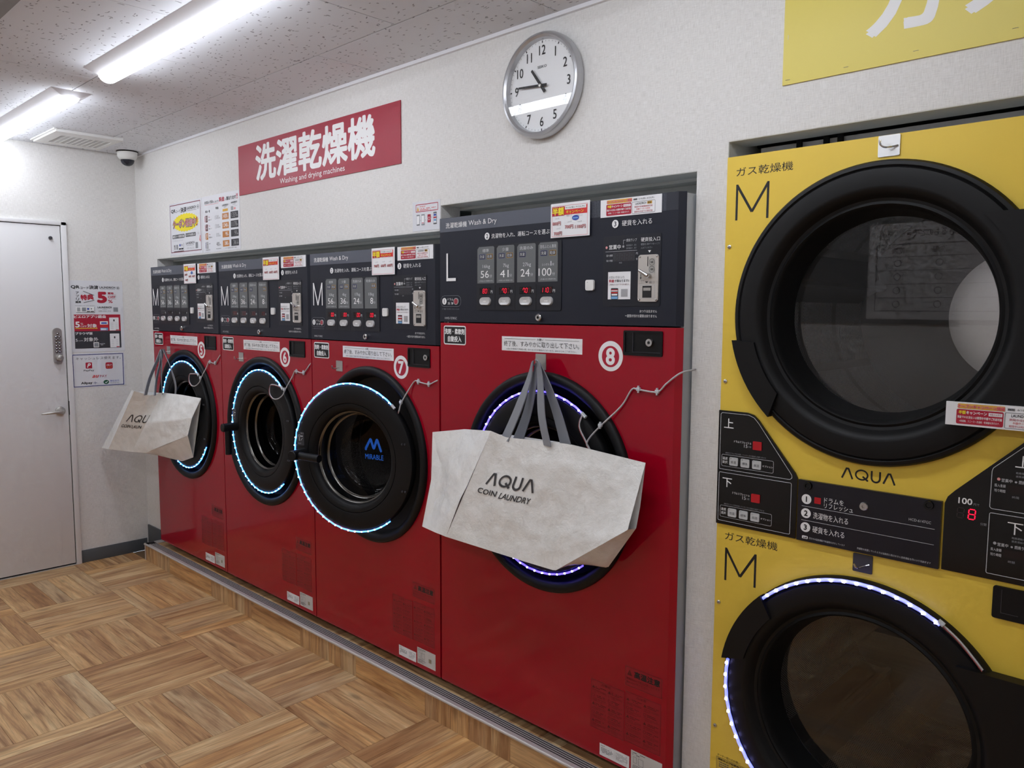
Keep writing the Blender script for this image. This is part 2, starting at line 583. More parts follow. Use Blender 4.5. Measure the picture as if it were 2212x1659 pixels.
class Print(MB):
    """flat print on a plane: (u,v) with layers; o + u*eu + v*ev + w*en"""
    LAY = 0.00035
    def __init__(self, o, eu, ev, en, lay0=0):
        super().__init__()
        self.o, self.eu, self.ev, self.en = Vector(o), Vector(eu), Vector(ev), Vector(en)
        self.lay0 = lay0
        self.k = 0
        self.fn = None
    def P(self, u, v, L):
        if self.fn:
            return self.fn(u, v, L)
        return tuple(self.o + self.eu * u + self.ev * v + self.en * ((L + self.lay0) * self.LAY + (self.k % 80) * 3e-6))
    def add(self, *a, **kw):
        self.k += 1
        return super().add(*a, **kw)
    def poly(self, pts, m, L=1):
        self.add([self.P(u, v, L) for u, v in pts], [tuple(range(len(pts)))], m)
        return self
    def rect(self, u0, v0, u1, v1, m, L=1, r=0.0):
        return self.poly(rrect(u0, v0, u1, v1, r), m, L)
    def frame(self, u0, v0, u1, v1, t, m, L=1, r=0.0):
        a = rrect(u0, v0, u1, v1, r)
        b = rrect(u0 + t, v0 + t, u1 - t, v1 - t, max(r - t, 0.0) if r else 0)
        n = len(a)
        if len(b) != n:
            b = rrect(u0 + t, v0 + t, u1 - t, v1 - t, max(r - t, 1e-5))
        self.add([self.P(*q, L) for q in a] + [self.P(*q, L) for q in b], [(i, (i + 1) % n, n + (i + 1) % n, n + i) for i in range(n)], m)
        return self
    def outline(self, pts, t, m, L=1):
        n = len(pts)
        for i in range(n):
            self.line(pts[i], pts[(i + 1) % n], t, m, L)
        return self
    def line(self, a, b, t, m, L=1):
        d = Vector((b[0] - a[0], b[1] - a[1]))
        if d.length < 1e-9:
            return self
        d.normalize()
        nx, ny = -d.y * t / 2, d.x * t / 2
        return self.poly([(a[0] - nx, a[1] - ny), (b[0] - nx, b[1] - ny), (b[0] + nx, b[1] + ny), (a[0] + nx, a[1] + ny)], m, L)
    def circle(self, u, v, r, m, L=1, seg=28, ry=None):
        ry = ry or r
        return self.poly([(u + r * math.cos(2 * math.pi * i / seg), v + ry * math.sin(2 * math.pi * i / seg)) for i in range(seg)], m, L)
    def ring(self, u, v, r, t, m, L=1, seg=28):
        a = [(u + r * math.cos(2 * math.pi * i / seg), v + r * math.sin(2 * math.pi * i / seg)) for i in range(seg)]
        b = [(u + (r - t) * math.cos(2 * math.pi * i / seg), v + (r - t) * math.sin(2 * math.pi * i / seg)) for i in range(seg)]
        self.add([self.P(*q, L) for q in a] + [self.P(*q, L) for q in b], [(i, (i + 1) % seg, seg + (i + 1) % seg, seg + i) for i in range(seg)], m)
        return self
    def text(self, s, u0, v0, u1, v1, m, L=2, bold=0.0, res=2, rot=0.0, shear=0.0):
        """stretch the words to fill the box"""
        ex = 0.0
        if bold > 0.0:
            ex, bold = bold, 0.0
        v, f, a, b, c, d = glyphs(s, bold, res, shear)
        a, b, c, d = a - ex, b + ex, c - ex, d + ex
        if ex:
            nd = 4 if ex < 0.03 else 8
            sh_ = [(ex * math.cos(2 * math.pi * (k + 0.5) / nd) , ex * math.sin(2 * math.pi * (k + 0.5) / nd)) for k in range(nd)]
        sx = (u1 - u0) / max(b - a, 1e-6)
        sy = (v1 - v0) / max(d - c, 1e-6)
        for dx_, dy_ in (sh_ if ex else [(0.0, 0.0)]):
            q = [(u0 + (x + dx_ - a) * sx, v0 + (y + dy_ - c) * sy) for x, y in v]
            if rot:
                cu, cv = (u0 + u1) / 2, (v0 + v1) / 2
                cr, sr = math.cos(rot), math.sin(rot)
                q = [(cu + (x - cu) * cr - (y - cv) * sr, cv + (x - cu) * sr + (y - cv) * cr) for x, y in q]
            self.add([self.P(x, y, L) for x, y in q], f, m)
        return self
    def th(self, s, u0, v0, h, m, L=2, bold=0.0, res=2, align='l', aspect=1.0):
        v, f, a, b, c, d = glyphs(s, bold, res)
        k = h / max(d - c, 1e-6)
        w = (b - a) * k * aspect
        if align == 'c':
            u0 -= w / 2
        elif align == 'r':
            u0 -= w
        return self.text(s, u0, v0, u0 + w, v0 + h, m, L, bold, res)
    def seg7(self, ch, u, v, w, h, m, L=2, t=None, off=None, slant=0.12):
        t = t or w * 0.17
        on = {'0': 'abcdef', '1': 'bc', '7': 'abcf', '8': 'abcdefg', '5': 'afgcd', '3': 'abgcd', '4': 'fgbc', '6': 'afgedc', '-': 'g', ' ': ''}[ch]
        s = {'a': ((0, h), (w, h)), 'g': ((0, h / 2), (w, h / 2)), 'd': ((0, 0), (w, 0)), 'f': ((0, h / 2), (0, h)), 'b': ((w, h / 2), (w, h)), 'e': ((0, 0), (0, h / 2)), 'c': ((w, 0), (w, h / 2))}
        for k, (p, q) in s.items():
            mm = m if k in on else off
            if mm is None:
                continue
            a = (u + p[0] + p[1] * slant, v + p[1]); b = (u + q[0] + q[1] * slant, v + q[1])
            dd = Vector((b[0] - a[0], b[1] - a[1])).normalized() * t * 0.55
            self.line((a[0] + dd.x, a[1] + dd.y), (b[0] - dd.x, b[1] - dd.y), t, mm, L)
        return self
    def scribble(self, u0, v0, u1, v1, m, L=2, rows=3, fill=0.8, th=0.45):
        """rows of tiny unreadable print"""
        h = (v1 - v0) / rows
        for i in range(rows):
            y = v1 - (i + 0.5) * h
            x = u0
            end = u0 + (u1 - u0) * (1.0 if i < rows - 1 else random.uniform(0.4, 0.85))
            while x < end:
                w = h * random.uniform(0.5, 1.4)
                if random.random() < fill:
                    self.rect(x, y - h * th / 2, min(x + w * 0.8, end), y + h * th / 2, m, L)
                x += w
        return self
    def aqua(self, u0, v0, u1, v1, m, L=2, t=None, last=True):
        """the four letters with barless As, drawn as strokes"""
        W, H = u1 - u0, v1 - v0
        t = t or H * 0.17
        h = t / 2
        sg_ = 1.0 if H > 0 else -1.0
        lw = W * 0.235
        def A(x):
            a, b = (x + h, v0), (x + lw * 0.42, v1 - h * sg_)
            c, d = (x + lw * 0.58, v1 - h * sg_), (x + lw - h, v0)
            self.line(a, b, t, m, L); self.line(c, d, t, m, L)
            self.line((b[0] - h * 0.7, b[1]), (c[0] + h * 0.7, c[1]), t, m, L)
        A(u0)
        cx, cy, rx, ry = u0 + W * 0.385, (v0 + v1) / 2, W * 0.125, H / 2
        sg = 32
        a = [(cx + rx * math.cos(2 * math.pi * i / sg), cy + ry * math.sin(2 * math.pi * i / sg)) for i in range(sg)]
        b = [(cx + (rx - t * 0.9) * math.cos(2 * math.pi * i / sg), cy + (ry - sg_ * t * 0.9) * math.sin(2 * math.pi * i / sg)) for i in range(sg)]
        self.add([self.P(*q, L) for q in a] + [self.P(*q, L) for q in b], [(i, (i + 1) % sg, sg + (i + 1) % sg, sg + i) for i in range(sg)], m)
        self.line((cx + rx * 0.15, cy - ry * 0.25), (cx + rx * 0.95, cy - ry * 0.98), t, m, L)
        x0, x1 = u0 + W * 0.55 + h, u0 + W * 0.735 - h
        k = (x1 - x0) / 2
        self.line((x0, v1), (x0, v0 + k * sg_), t, m, L); self.line((x1, v1), (x1, v0 + k * sg_), t, m, L)
        pa = [((x0 + x1) / 2 + (k + h) * math.cos(R(180 + i * 15)), v0 + sg_ * (k + h * 0.2 + (k + h) * math.sin(R(180 + i * 15)))) for i in range(13)]
        pb = [((x0 + x1) / 2 + (k - h) * math.cos(R(180 + i * 15)), v0 + sg_ * (k + h * 0.2 + (k - h) * math.sin(R(180 + i * 15)))) for i in range(13)]
        self.add([self.P(*q, L) for q in pa] + [self.P(*q, L) for q in pb], [(i, i + 1, 13 + i + 1, 13 + i) for i in range(12)], m)
        if last: A(u1 - lw)
        return self

def front(x0, y, lay0=0):
    """print plane on a surface facing the room (-Y); u along +X from x0, v = z"""
    return Print((x0, y, 0), (1, 0, 0), (0, 0, 1), (0, -1, 0), lay0)

# ================================================================== STRUCTURE
H = 2.40
XE, YB = 6.3, -3.3
# floor base plus planks
m = MB(); m.box(0, XE, YB, 1.3, -0.06, -0.002, FELT)
floor = m.build('floor'); tag(floor, kind='structure')
TX0, TP = 0.172, 0.442
YL = [-0.1, -0.437, -0.879, -1.321, -1.763, -2.205]
WID = [[0.19, 0.22, 0.17, 0.23, 0.19], [0.23, 0.17, 0.2, 0.18, 0.22], [0.17, 0.2, 0.24, 0.19, 0.2]]
pcache = {}
def plank(parent, x0, x1, y0, y1, z, grain, name='plank', th=0.002, vert=False):
    """one plank piece; grain 'X' or 'Y'"""
    L, Wd = (x1 - x0, y1 - y0) if grain == 'X' else (y1 - y0, x1 - x0)
    key = (round(L, 3), round(Wd, 3), th)
    if key not in pcache:
        g = 0.0006
        b = MB(); b.box(-L / 2 + g, L / 2 - g, -Wd / 2 + g, Wd / 2 - g, -th, 0, WOOD)
        me = bpy.data.meshes.new(name)
        me.from_pydata(b.v, [], b.f); me.materials.append(WOOD); me.update()
        pcache[key] = me
    o = bpy.data.objects.new(name, pcache[key])
    COL.objects.link(o)
    o.location = ((x0 + x1) / 2, (y0 + y1) / 2, z)
    if grain == 'Y':
        o.rotation_euler = (0, 0, R(90))
    o.parent = parent
    return o
ix = 0
xs = [0.0] + [TX0 + TP * k for k in range(0, 11)]
for i in range(len(xs) - 1):
    for j in range(len(YL) - 1):
        if j == 4 and i > 8: continue
        x0, x1, y1, y0 = xs[i], xs[i + 1], YL[j], YL[j + 1]
        # tile X .614-1.056, row -.437..-.879 runs along Y
        grain = 'Y' if (i + j) % 2 == 1 else 'X'
        w = WID[(i * 2 + j) % 3]
        if i == 0: w = [0.52, 0.48] if grain == 'Y' else w
        s = sum(w); acc = 0
        for q in w:
            a, b = acc / s, (acc + q) / s
            acc += q
            if grain == 'Y':
                plank(floor, x0 + (x1 - x0) * a, x0 + (x1 - x0) * b, y0, y1, 0.0, 'Y')
            else:
                plank(floor, x0, x1, y0 + (y1 - y0) * a, y0 + (y1 - y0) * b, 0.0, 'X')
m = MB(); m.box(0, XE, YB, YL[-1], -0.002, 0, WOOD); m.box(xs[-1], XE, YL[-1], -0.1, -0.002, 0, WOOD)
tag(m.build('floor_covering', floor), kind='stuff')

# ceiling with boards
m = MB(); m.box(-0.1, XE, YB, 1.3, H + 0.004, H + 0.06, BASEG)
ceil = m.build('ceiling'); tag(ceil, kind='structure')
rows = [(0.0, -0.284, 0.648), (-0.284, -0.735, 1.098), (-0.735, -1.186, 0.648), (-1.186, -1.637, 1.098), (-1.637, -2.088, 0.648), (-2.088, -2.539, 1.098), (-2.539, -2.99, 0.648), (-2.99, YB, 1.098)]
for y1, y0, off in rows:
    cuts = [0.0] + [off - 0.8985 + 0.8985 * k for k in range(9) if 0.05 < off - 0.8985 + 0.8985 * k < XE - 0.05] + [XE]
    for a, b in zip(cuts, cuts[1:]):
        g = 0.0019
        k = ('cb', round(b - a, 3), round(y1 - y0, 3))
        if k not in pcache:
            q = MB(); q.box(-(b - a) / 2 + g, (b - a) / 2 - g, -(y1 - y0) / 2 + g, (y1 - y0) / 2 - g, 0, 0.012, CEILM)
            me = bpy.data.meshes.new('ceiling_panel'); me.from_pydata(q.v, [], q.f); me.materials.append(CEILM); me.update()
            pcache[k] = me
        o = bpy.data.objects.new('ceiling_panel', pcache[k]); COL.objects.link(o)
        o.location = ((a + b) / 2, (y0 + y1) / 2, H); o.parent = ceil
m = MB(); m.box(-0.01, XE, -0.012, 0.0, H - 0.012, H, LAMPW)
tag(m.build('trim_3'), kind='structure')

# walls
m = MB()
m.box(0.0, 0.284, 0, 0.092, 0, H, WALLP)
m.box(0.284, 2.785, 0, 0.092, 1.782, H, WALLP)
m.box(2.785, 3.83, 0, 0.092, 1.872, H, WALLP)
m.box(3.83, 3.9206, 0, 0.092, 0, H, WALLP)
m.box(3.9206, XE, 0, 0.092, 1.936, H, WALLP)
m.box(4.712, XE, 0, 0.092, 0, 1.936, WALLP)
wr = m.build('wall_right'); tag(wr, kind='structure')
m = MB(); m.box(-0.1, 0.0, YB, 0.092, 0, H, WALLP)
tag(m.build('wall_end'), kind='structure')
m = MB(); m.box(-0.1, XE, YB - 0.1, YB, 0, H, WALLP)
tag(m.build('wall_left'), kind='structure')
m = MB(); m.box(XE, XE + 0.1, YB, 1.3, 0, H, WALLP)
tag(m.build('wall_front'), kind='structure')
# recess linings above and behind the machines
m = MB()
m.box(0.284, 2.785, 0.0925, 0.15, 1.77, 1.79, RECESSG)
m.box(0.284, 2.785, 0.15, 0.16, 1.733, 1.79, RECESSG)
m.box(2.785, 3.83, 0.0925, 0.15, 1.862, 1.88, RECESSG)
m.box(2.785, 3.83, 0.15, 0.16, 1.82, 1.88, RECESSG)
m.box(0.27, 0.284, 0.0925, 1.2, 0.0, 1.9, RECESSG)
m.box(4.712, 4.73, 0.0925, 1.2, 0.0, 2.0, RECESSG)
m.box(0.26, 3.90, 1.2, 1.22, 0.0, 1.9, RECESSG)
m.box(3.83, 3.9206, 0.0925, 1.2, 0.0, 2.0, RECESSG)
m.box(3.9206, 5.6, 1.2, 1.22, 0.0, 2.1, RECESSG)
m.box(3.9206, 5.6, 0.0925, 1.2, 1.99, 2.0, RECESSG)
m.box(0.26, 3.9, 0.16, 1.2, 1.9, 1.91, RECESSG)
m.build('recess_lining', wr)
# soffit skins (unpapered reveal)
m = MB()
m.box(0.286, 2.785, 0.001, 0.092, 1.7805, 1.782, RECESSG)
m.box(2.785, 3.828, 0.001, 0.092, 1.8705, 1.872, RECESSG)
m.box(3.922, 4.71, 0.001, 0.092, 1.9345, 1.936, RECESSG)
m.box(3.9206, 3.922, 0.001, 0.092, 0.0, 1.936, RECESSG)
m.build('soffit', wr)
# corner bead and small access cover near the corner
m = MB(); m.prism(rrect(0.205, 0.30, 0.262, 0.52, 0.01), -0.006, 0.0, WHITEPL)
m.build('access_cover', wr)

# baseboards
m = MB(); m.box(0.0, 0.006, -0.392, -0.012, 0.0, 0.075, BASEG, 0.002)
tag(m.build('baseboard_end'), kind='structure')
m = MB(); m.box(0.0, 0.006, YB, -1.36, 0.0, 0.075, BASEG, 0.002)
tag(m.build('baseboard_end'), kind='structure')
m = MB(); m.box(0.01, 0.195, -0.008, 0.0, 0.0, 0.16, BASEG)
tag(m.build('baseboard_right'), kind='structure')

# raised plinth, riser boards and nosing
PX0, PX1, PY, PZ = 0.2, 3.925, -0.1, 0.1
m = MB(); m.box(PX0 + 0.003, PX1, PY + 0.003, 1.15, 0.0, PZ - 0.003, FELT)
pl = m.build('trim_1'); tag(pl, kind='structure')
def riser(x0, x1, vertical):
    L, Wd = (PZ, x1 - x0) if vertical else (x1 - x0, PZ)
    g = 0.0006
    b = MB(); b.box(-L / 2 + g, L / 2 - g, -Wd / 2 + g, Wd / 2 - g, -0.003, 0, WOOD)
    me = bpy.data.meshes.new('riser_board'); me.from_pydata(b.v, [], b.f); me.materials.append(WOOD); me.update()
    o = bpy.data.objects.new('riser_board', me); COL.objects.link(o)
    o.location = ((x0 + x1) / 2, PY, PZ / 2 - 0.0015)
    o.rotation_euler = (R(90), R(90) if vertical else 0, 0)
    if vertical:
        o.rotation_euler = (R(90), 0, 0)
        o.rotation_euler = Matrix(((0, 1, 0), (0, 0, -1), (-1, 0, 0))).to_euler()
    o.parent = pl
for a, b, n in ((0.205, 0.37, 2), (0.37, 0.545, 2), (1.062, 1.49, 5), (1.934, 2.36, 5), (2.80, 3.24, 5), (3.68, 3.92, 3)):
    w = [random.uniform(0.7, 1.3) for _ in range(n)]; s = sum(w); x = a
    for q in w:
        riser(x, x + (b - a) * q / s, True); x += (b - a) * q / s
for a, b in ((0.545, 1.062), (1.49, 1.934), (2.36, 2.80), (3.24, 3.68)):
    riser(a, b, False)
x = 0.255
i = 0
while x < 3.9:
    w = random.uniform(0.08, 0.11) if (i // 5) % 2 == 0 else 0.44
    if w > 0.3:
        plank(pl, x, min(x + w, 3.92), -0.052, 0.02, PZ - 0.001, 'X'); plank(pl, x, min(x + w, 3.92), 0.02, 0.11, PZ - 0.001, 'X')
        i += 5
    else:
        plank(pl, x, min(x + w, 3.92), -0.052, 0.11, PZ - 0.001, 'Y'); i += 1
    x += w
m = MB()
m.box(PX0, PX1, PY - 0.005, PY + 0.048, PZ - 0.001, PZ + 0.002, ALU)
m.tube([(PX0, PY - 0.002, PZ - 0.004), (PX1, PY - 0.002, PZ - 0.004)], 0.0065, ALU, 10)
for k in range(4):
    y = PY + 0.011 + k * 0.0095
    m.box(PX0 + 0.004, PX1, y, y + 0.0045, PZ + 0.0019, PZ + 0.0024, GROOVE)
m.box(PX0 - 0.002, PX0 + 0.05, PY, 0.09, PZ - 0.002, PZ + 0.002, ALU)
m.box(PX0 - 0.003, PX0 + 0.006, PY - 0.003, PY + 0.01, 0.0, PZ, ALU)
tag(m.build('trim_2'), kind='structure')

# ------------------------------------------------------------------ door in the end wall
door = empty('door_1', (0, -0.85, 0), kind='structure')
DY0, DY1, DZ = -1.27, -0.42, 1.96
m = MB()
for a, b in ((DY1, DY1 + 0.028), (DY0 - 0.028, DY0)):
    m.box(0.0, 0.016, a, b, 0.0, DZ + 0.02, DOORW, 0.002)
m.box(0.0, 0.016, DY0 - 0.028, DY1 + 0.028, DZ, DZ + 0.022, DOORW, 0.002)
m.box(-0.002, 0.001, DY0, DY1, 0, DZ, DARKHOLE)
m.build('door_frame', door)
m = MB(); m.box(0.001, 0.009, DY0 + 0.003, DY1 - 0.004, 0.012, DZ - 0.004, DOORW, 0.0015)
leaf = m.build('door_leaf', door)
m = MB(); m.box(0.0, 0.012, DY0, DY1, 0.0, 0.004, ALU)
m.build('threshold', door)
m = MB(); m.box(0.009, 0.0155, DY1 - 0.001, DY1 + 0.005, 0.885, 0.965, DARKHOLE)
m.build('strike_plate', door)
m = MB(); m.lathe(-0.475, 1.887, [(0.0, 0.014), (0.007, 0.014), (0.0085, 0.012), (0.0095, 0.009), (0.0095, 0.0)], GREYP, 20, y=0.009, axis='X')
m.build('viewer_lens', leaf)
# keypad lock: long plate, 13 buttons, thumb knob
kp = []
for i in range(13):
    t = R(180 * i / 12); kp.append((-0.4665 + 0.023 * math.cos(t), 1.362 + 0.023 * math.sin(t)))
for i in range(13):
    t = R(180 + 180 * i / 12); kp.append((-0.4665 + 0.023 * math.cos(t), 1.205 + 0.024 * math.sin(t)))
m = MB(); m.prism(kp, 0.009, 0.024, SATIN, axis='X')
pad = m.build('keypad_lock', leaf)
def keybtn(y, z):
    q = MB(); q.lathe(y, z, [(0.0, 0.004), (0.003, 0.0038), (0.0048, 0.002), (0.005, 0.0)], CHROME, 14, y=0.024, axis='X')
    q.lathe(y, z, [(0.0075, 0.0004), (0.0048, 0.0005)], INK, 14, y=0.024, axis='X'); q.build('key_button', pad)
keybtn(-0.4655, 1.352)
for r_ in range(6):
    for c_ in (-0.4735, -0.4575):
        keybtn(c_, 1.334 - r_ * 0.0168)
m = MB(); m.lathe(-0.463, 1.217, [(0.0, 0.03), (0.012, 0.0295), (0.016, 0.027), (0.018, 0.02), (0.017, 0.0)], SATIN, 26, y=0.024, axis='X')
m.build('turn_knob', pad)
m = MB(); m.lathe(-0.467, 0.911, [(0.0, 0.012), (0.02, 0.012), (0.0255, 0.009), (0.0265, 0.0)], SATIN, 30, y=0.009, axis='X')
m.tube([(0.015, -0.467, 0.911), (0.05, -0.467, 0.911), (0.056, -0.475, 0.911), (0.057, -0.51, 0.9095), (0.055, -0.55, 0.907), (0.05, -0.574, 0.906)], [0.0105, 0.0105, 0.0105, 0.0085, 0.006, 0.0035], SATIN, 12)
m.build('lever_handle', leaf)

# ================================================================== CEILING THINGS
def lamp(x0, x1, label, y0=-0.815, y1=-0.655):
    """batten fitting: sloping white base with a bright bar below"""
    yc = (y0 + y1) / 2
    t = empty('ceiling_lamp', ((x0 + x1) / 2, yc, H), label, 'lamp', 'batten lamps on the ceiling')
    q = MB()
    zt, zb = H - 0.0005, H - 0.022
    a = [(x0, y0, zt), (x1, y0, zt), (x1, y1, zt), (x0, y1, zt)]
    b = [(x0 + 0.02, yc - 0.036, zb), (x1 - 0.02, yc - 0.036, zb), (x1 - 0.02, yc + 0.036, zb), (x0 + 0.02, yc + 0.036, zb)]
    q.add(a + b, [(0, 1, 2, 3), (4, 7, 6, 5), (0, 4, 5, 1), (1, 5, 6, 2), (2, 6, 7, 3), (3, 7, 4, 0)], LAMPW)
    q.build('base', t)
    q = MB()
    prof = [(-0.034, 0.0)] + [(-0.034 + 0.068 * k / 8, -0.006 - 0.020 * math.sin(math.pi * k / 8) ** 0.6 if 0 < k < 8 else -0.006) for k in range(9)] + [(0.034, 0.0)]
    v = []
    for xx in (x0 + 0.025, x1 - 0.025):
        v += [(xx, yc + p, zb + o) for p, o in prof]
    n = len(prof)
    f = [(i, i + 1, n + i + 1, n + i) for i in range(n - 1)] + [tuple(range(n)), tuple(range(2 * n - 1, n - 1, -1))]
    q.add(v, f, LAMPON, False)
    q.build('diffuser', t)
    q = Print((x0 + 0.04, y0 + 0.02, 0), (1, 0, 0), (0, 1, 0), (0, 0, -1))
    return t
lamp(0.05, 1.30, 'white batten lamp nearest the security camera, beside the vent grille')
lamp(1.68, 2.93, 'long white batten lamp on the ceiling above the red sign')
lamp(3.31, 4.56, 'unseen white batten lamp added for light, on the ceiling in front of the clock')  # out of view, added to carry the row on and give light
for k, (xa, nm) in enumerate(((0.6, 'farther'), (2.6, 'middle'), (4.6, 'nearer'))):  # unseen second row of lamps, added to light the room
    lamp(xa, xa + 1.25, nm + ' batten lamp of the unseen row added for light along the opposite wall', -2.58, -2.42)

# vent grille
vx0, vx1, vy0, vy1 = 0.105, 0.48, -0.56, -0.235
vt = empty('ceiling_vent', ((vx0 + vx1) / 2, (vy0 + vy1) / 2, H), 'square white vent grille in the ceiling by the far corner', 'vent')
gx0, gx1, gy0, gy1 = 0.165, 0.385, -0.505, -0.262
m = MB()
for a in ((vx0, gx0, vy0, vy1), (gx1, vx1, vy0, vy1), (gx0, gx1, vy0, gy0), (gx0, gx1, gy1, vy1)):
    m.box(a[0], a[1], a[2], a[3], H - 0.014, H - 0.0005, WHITEPL)
m.box(vx0 - 0.012, vx1 + 0.012, vy0 - 0.012, vy0, H - 0.006, H - 0.0005, WHITEPL)
m.build('frame', vt)
m = MB(); m.box(gx0, gx1, gy0, gy1, H - 0.0105, H - 0.001, DARKHOLE); m.build('backing', vt)
for k in range(1, 9):
    y = gy0 + (gy1 - gy0) * k / 9
    m = MB(); m.box(gx0, gx1, y - 0.003, y + 0.003, H - 0.013, H - 0.011, WHITEPL); m.build('slat', vt)
m = MB()
for k in range(1, 22):
    x = gx0 + (gx1 - gx0) * k / 22
    m.box(x - 0.0018, x + 0.0018, gy0, gy1, H - 0.0128, H - 0.0112, WHITEPL)
m.build('cross_bars', vt)

# dome camera
dc = empty('security_camera', (0.125, -0.085, H), 'white dome security camera in the ceiling corner', 'camera')
m = MB(); m.lathe(0.125, -0.085, [(0.0, -0.0005), (0.056, -0.0005), (0.056, -0.008), (0.054, -0.012), (0.053, -0.03), (0.047, -0.042), (0.036, -0.05), (0.0, -0.05)], WHITEPL, 40, y=H, axis='Z')
m.build('housing', dc)
m = MB(); m.lathe(0.125, -0.085, [(0.058, -0.0008), (0.058, -0.006), (0.056, -0.007)], INK, 40, y=H, axis='Z')
m.build('gasket', dc)
m = MB(); m.lathe(0.125, -0.085, [(0.037 * math.cos(R(a)), -0.05 - 0.034 * math.sin(R(a))) for a in range(0, 91, 10)], DOMEG, 36, y=H, axis='Z')
m.build('dome', dc)

# air conditioner cassette at the very edge of the picture
ac = empty('air_conditioner', (2.0, -1.65, H), 'grey ceiling air conditioner panel cut by the top left corner', 'air conditioner')
m = MB(); m.box(1.5, 2.5, -2.15, -1.174, H - 0.012, H - 0.0005, mat('ac_frame', (128, 134, 134), 0.5)); m.build('frame', ac)
m = MB(); m.box(1.53, 2.47, -2.12, -1.19, H - 0.03, H - 0.012, mat('ac_panel', (150, 152, 154), 0.5)); m.build('cover_panel', ac)
m = MB(); m.box(1.5, 2.5, -1.1895, -1.186, H - 0.014, H - 0.0121, INK); m.build('seam', ac)

# ================================================================== CLOCK
CX, CZ, CR = 3.283, 2.192, 0.159
ck = empty('wall_clock', (CX, 0, CZ - CR), 'round silver wall clock with black numerals on the white wall', 'clock')
m = MB(); m.lathe(CX, CZ, [(0.0, 0.002), (CR - 0.006, 0.002), (CR, 0.008), (CR, 0.026), (CR - 0.004, 0.034), (CR - 0.011, 0.036), (CR - 0.018, 0.031), (CR - 0.021, 0.02), (CR - 0.021, 0.014)], CLOCKRIM, 96)
m.build('case', ck)
m = MB(); m.disc(CX, CZ, CR - 0.02, -0.015, CLOCKFACE, 72); m.build('dial', ck)
pr = front(CX, -0.0155)
FR = 0.137
for k in range(60):
    a = R(90 - 6 * k)
    big = k % 5 == 0
    r0, r1 = (FR - 0.008, FR - 0.001) if big else (FR - 0.006, FR - 0.002)
    pr.line((r0 * math.cos(a), CZ + r0 * math.sin(a)), (r1 * math.cos(a), CZ + r1 * math.sin(a)), 0.0036 if big else 0.0009, INK, 1)
for k in range(1, 13):
    a = R(90 - 30 * k)
    rr = 0.108
    pr.th(str(k), rr * math.cos(a), CZ + rr * math.sin(a) - 0.0145, 0.029, INK, 1, bold=0.012, align='c', res=4, aspect=0.85)
pr.text('SEIKO', -0.019, CZ + 0.054, 0.019, CZ + 0.0625, INKG, 1, bold=0.015)
pr.build('numerals', ck)
def hand(ang, l0, l1, w0, w1, out, name):
    a = R(90 - ang)
    d = Vector((math.cos(a), math.sin(a))); n = Vector((-d.y, d.x))
    pts = [d * -l0 - n * w0 * 1.0, d * l1 - n * w1, d * l1 + n * w1, d * -l0 + n * w0 * 1.0]
    q = MB(); q.prism([(CX + p.x, CZ + p.y) for p in pts], -0.0158 - out, -0.0158 - out - 0.0008, INK); q.build(name, ck)
hand(322.5, 0.026, 0.066, 0.0052, 0.004, 0.004, 'hour_hand')
hand(274.5, 0.026, 0.094, 0.0042, 0.003, 0.007, 'minute_hand')
m = MB(); m.lathe(CX, CZ, [(0.0, 0.0115), (0.0045, 0.011), (0.005, 0.0)], SATIN, 20, y=-0.0165); m.build('hub', ck)
m = MB(); m.disc(CX, CZ, CR - 0.0195, -0.029, GLASSC, 72); m.build('glass_cover', ck)

# ================================================================== SIGNS AND POSTERS
sg = empty('sign_panel', (1.928, 0, 2.046), 'red sign reading Washing and drying machines above the washers', 'sign')
m = MB(); m.box(1.296, 2.561, -0.004, -0.0005, 2.046, 2.278, SIGNRED); m.build('board', sg)
pr = front(0, -0.004)
pr.text('洗濯乾燥機', 1.462, 2.094, 2.404, 2.262, WHITE, 1, bold=0.03, res=3)
pr.text('Washing and drying machines', 1.68, 2.055, 2.193, 2.085, WHITE, 1, bold=0.0, res=3)
pr.build('lettering', sg)

ys = empty('sign_panel', (4.75, 0, 2.049), 'yellow sign board with big white katakana above the yellow dryer', 'sign')
m = MB(); m.box(4.064, 5.45, -0.004, -0.0005, 2.049, 2.31, SIGNYEL); m.build('board', ys)
pr = front(0, -0.004)
pr.text('ガス乾燥機', 4.258, 2.105, 5.24, 2.29, WHITE, 1, bold=0.028, res=4)
pr.build('lettering', ys)
for x, z, v in ((4.072, 2.06, 0), (4.075, 2.155, 1), (4.212, 2.062, 0), (4.363, 2.066, 0), (4.55, 2.07, 0)):
    m = MB()
    m.tube([(x, -0.0045, z), (x + (0 if v else 0.011), -0.0045, z + (0.011 if v else 0))], 0.0005, SATIN, 5); m.build('staple', ys)

def sheet(name, u0, v0, u1, v1, label, matl=LAMIN, y=0.0, th=0.0012):
    o = empty(name, ((u0 + u1) / 2, 0, v0), label, 'poster')
    q = MB(); q.box(u0, u1, y - th, y - 0.0004, v0, v1, matl); q.build('sheet', o)
    return o, front(0, y - th)

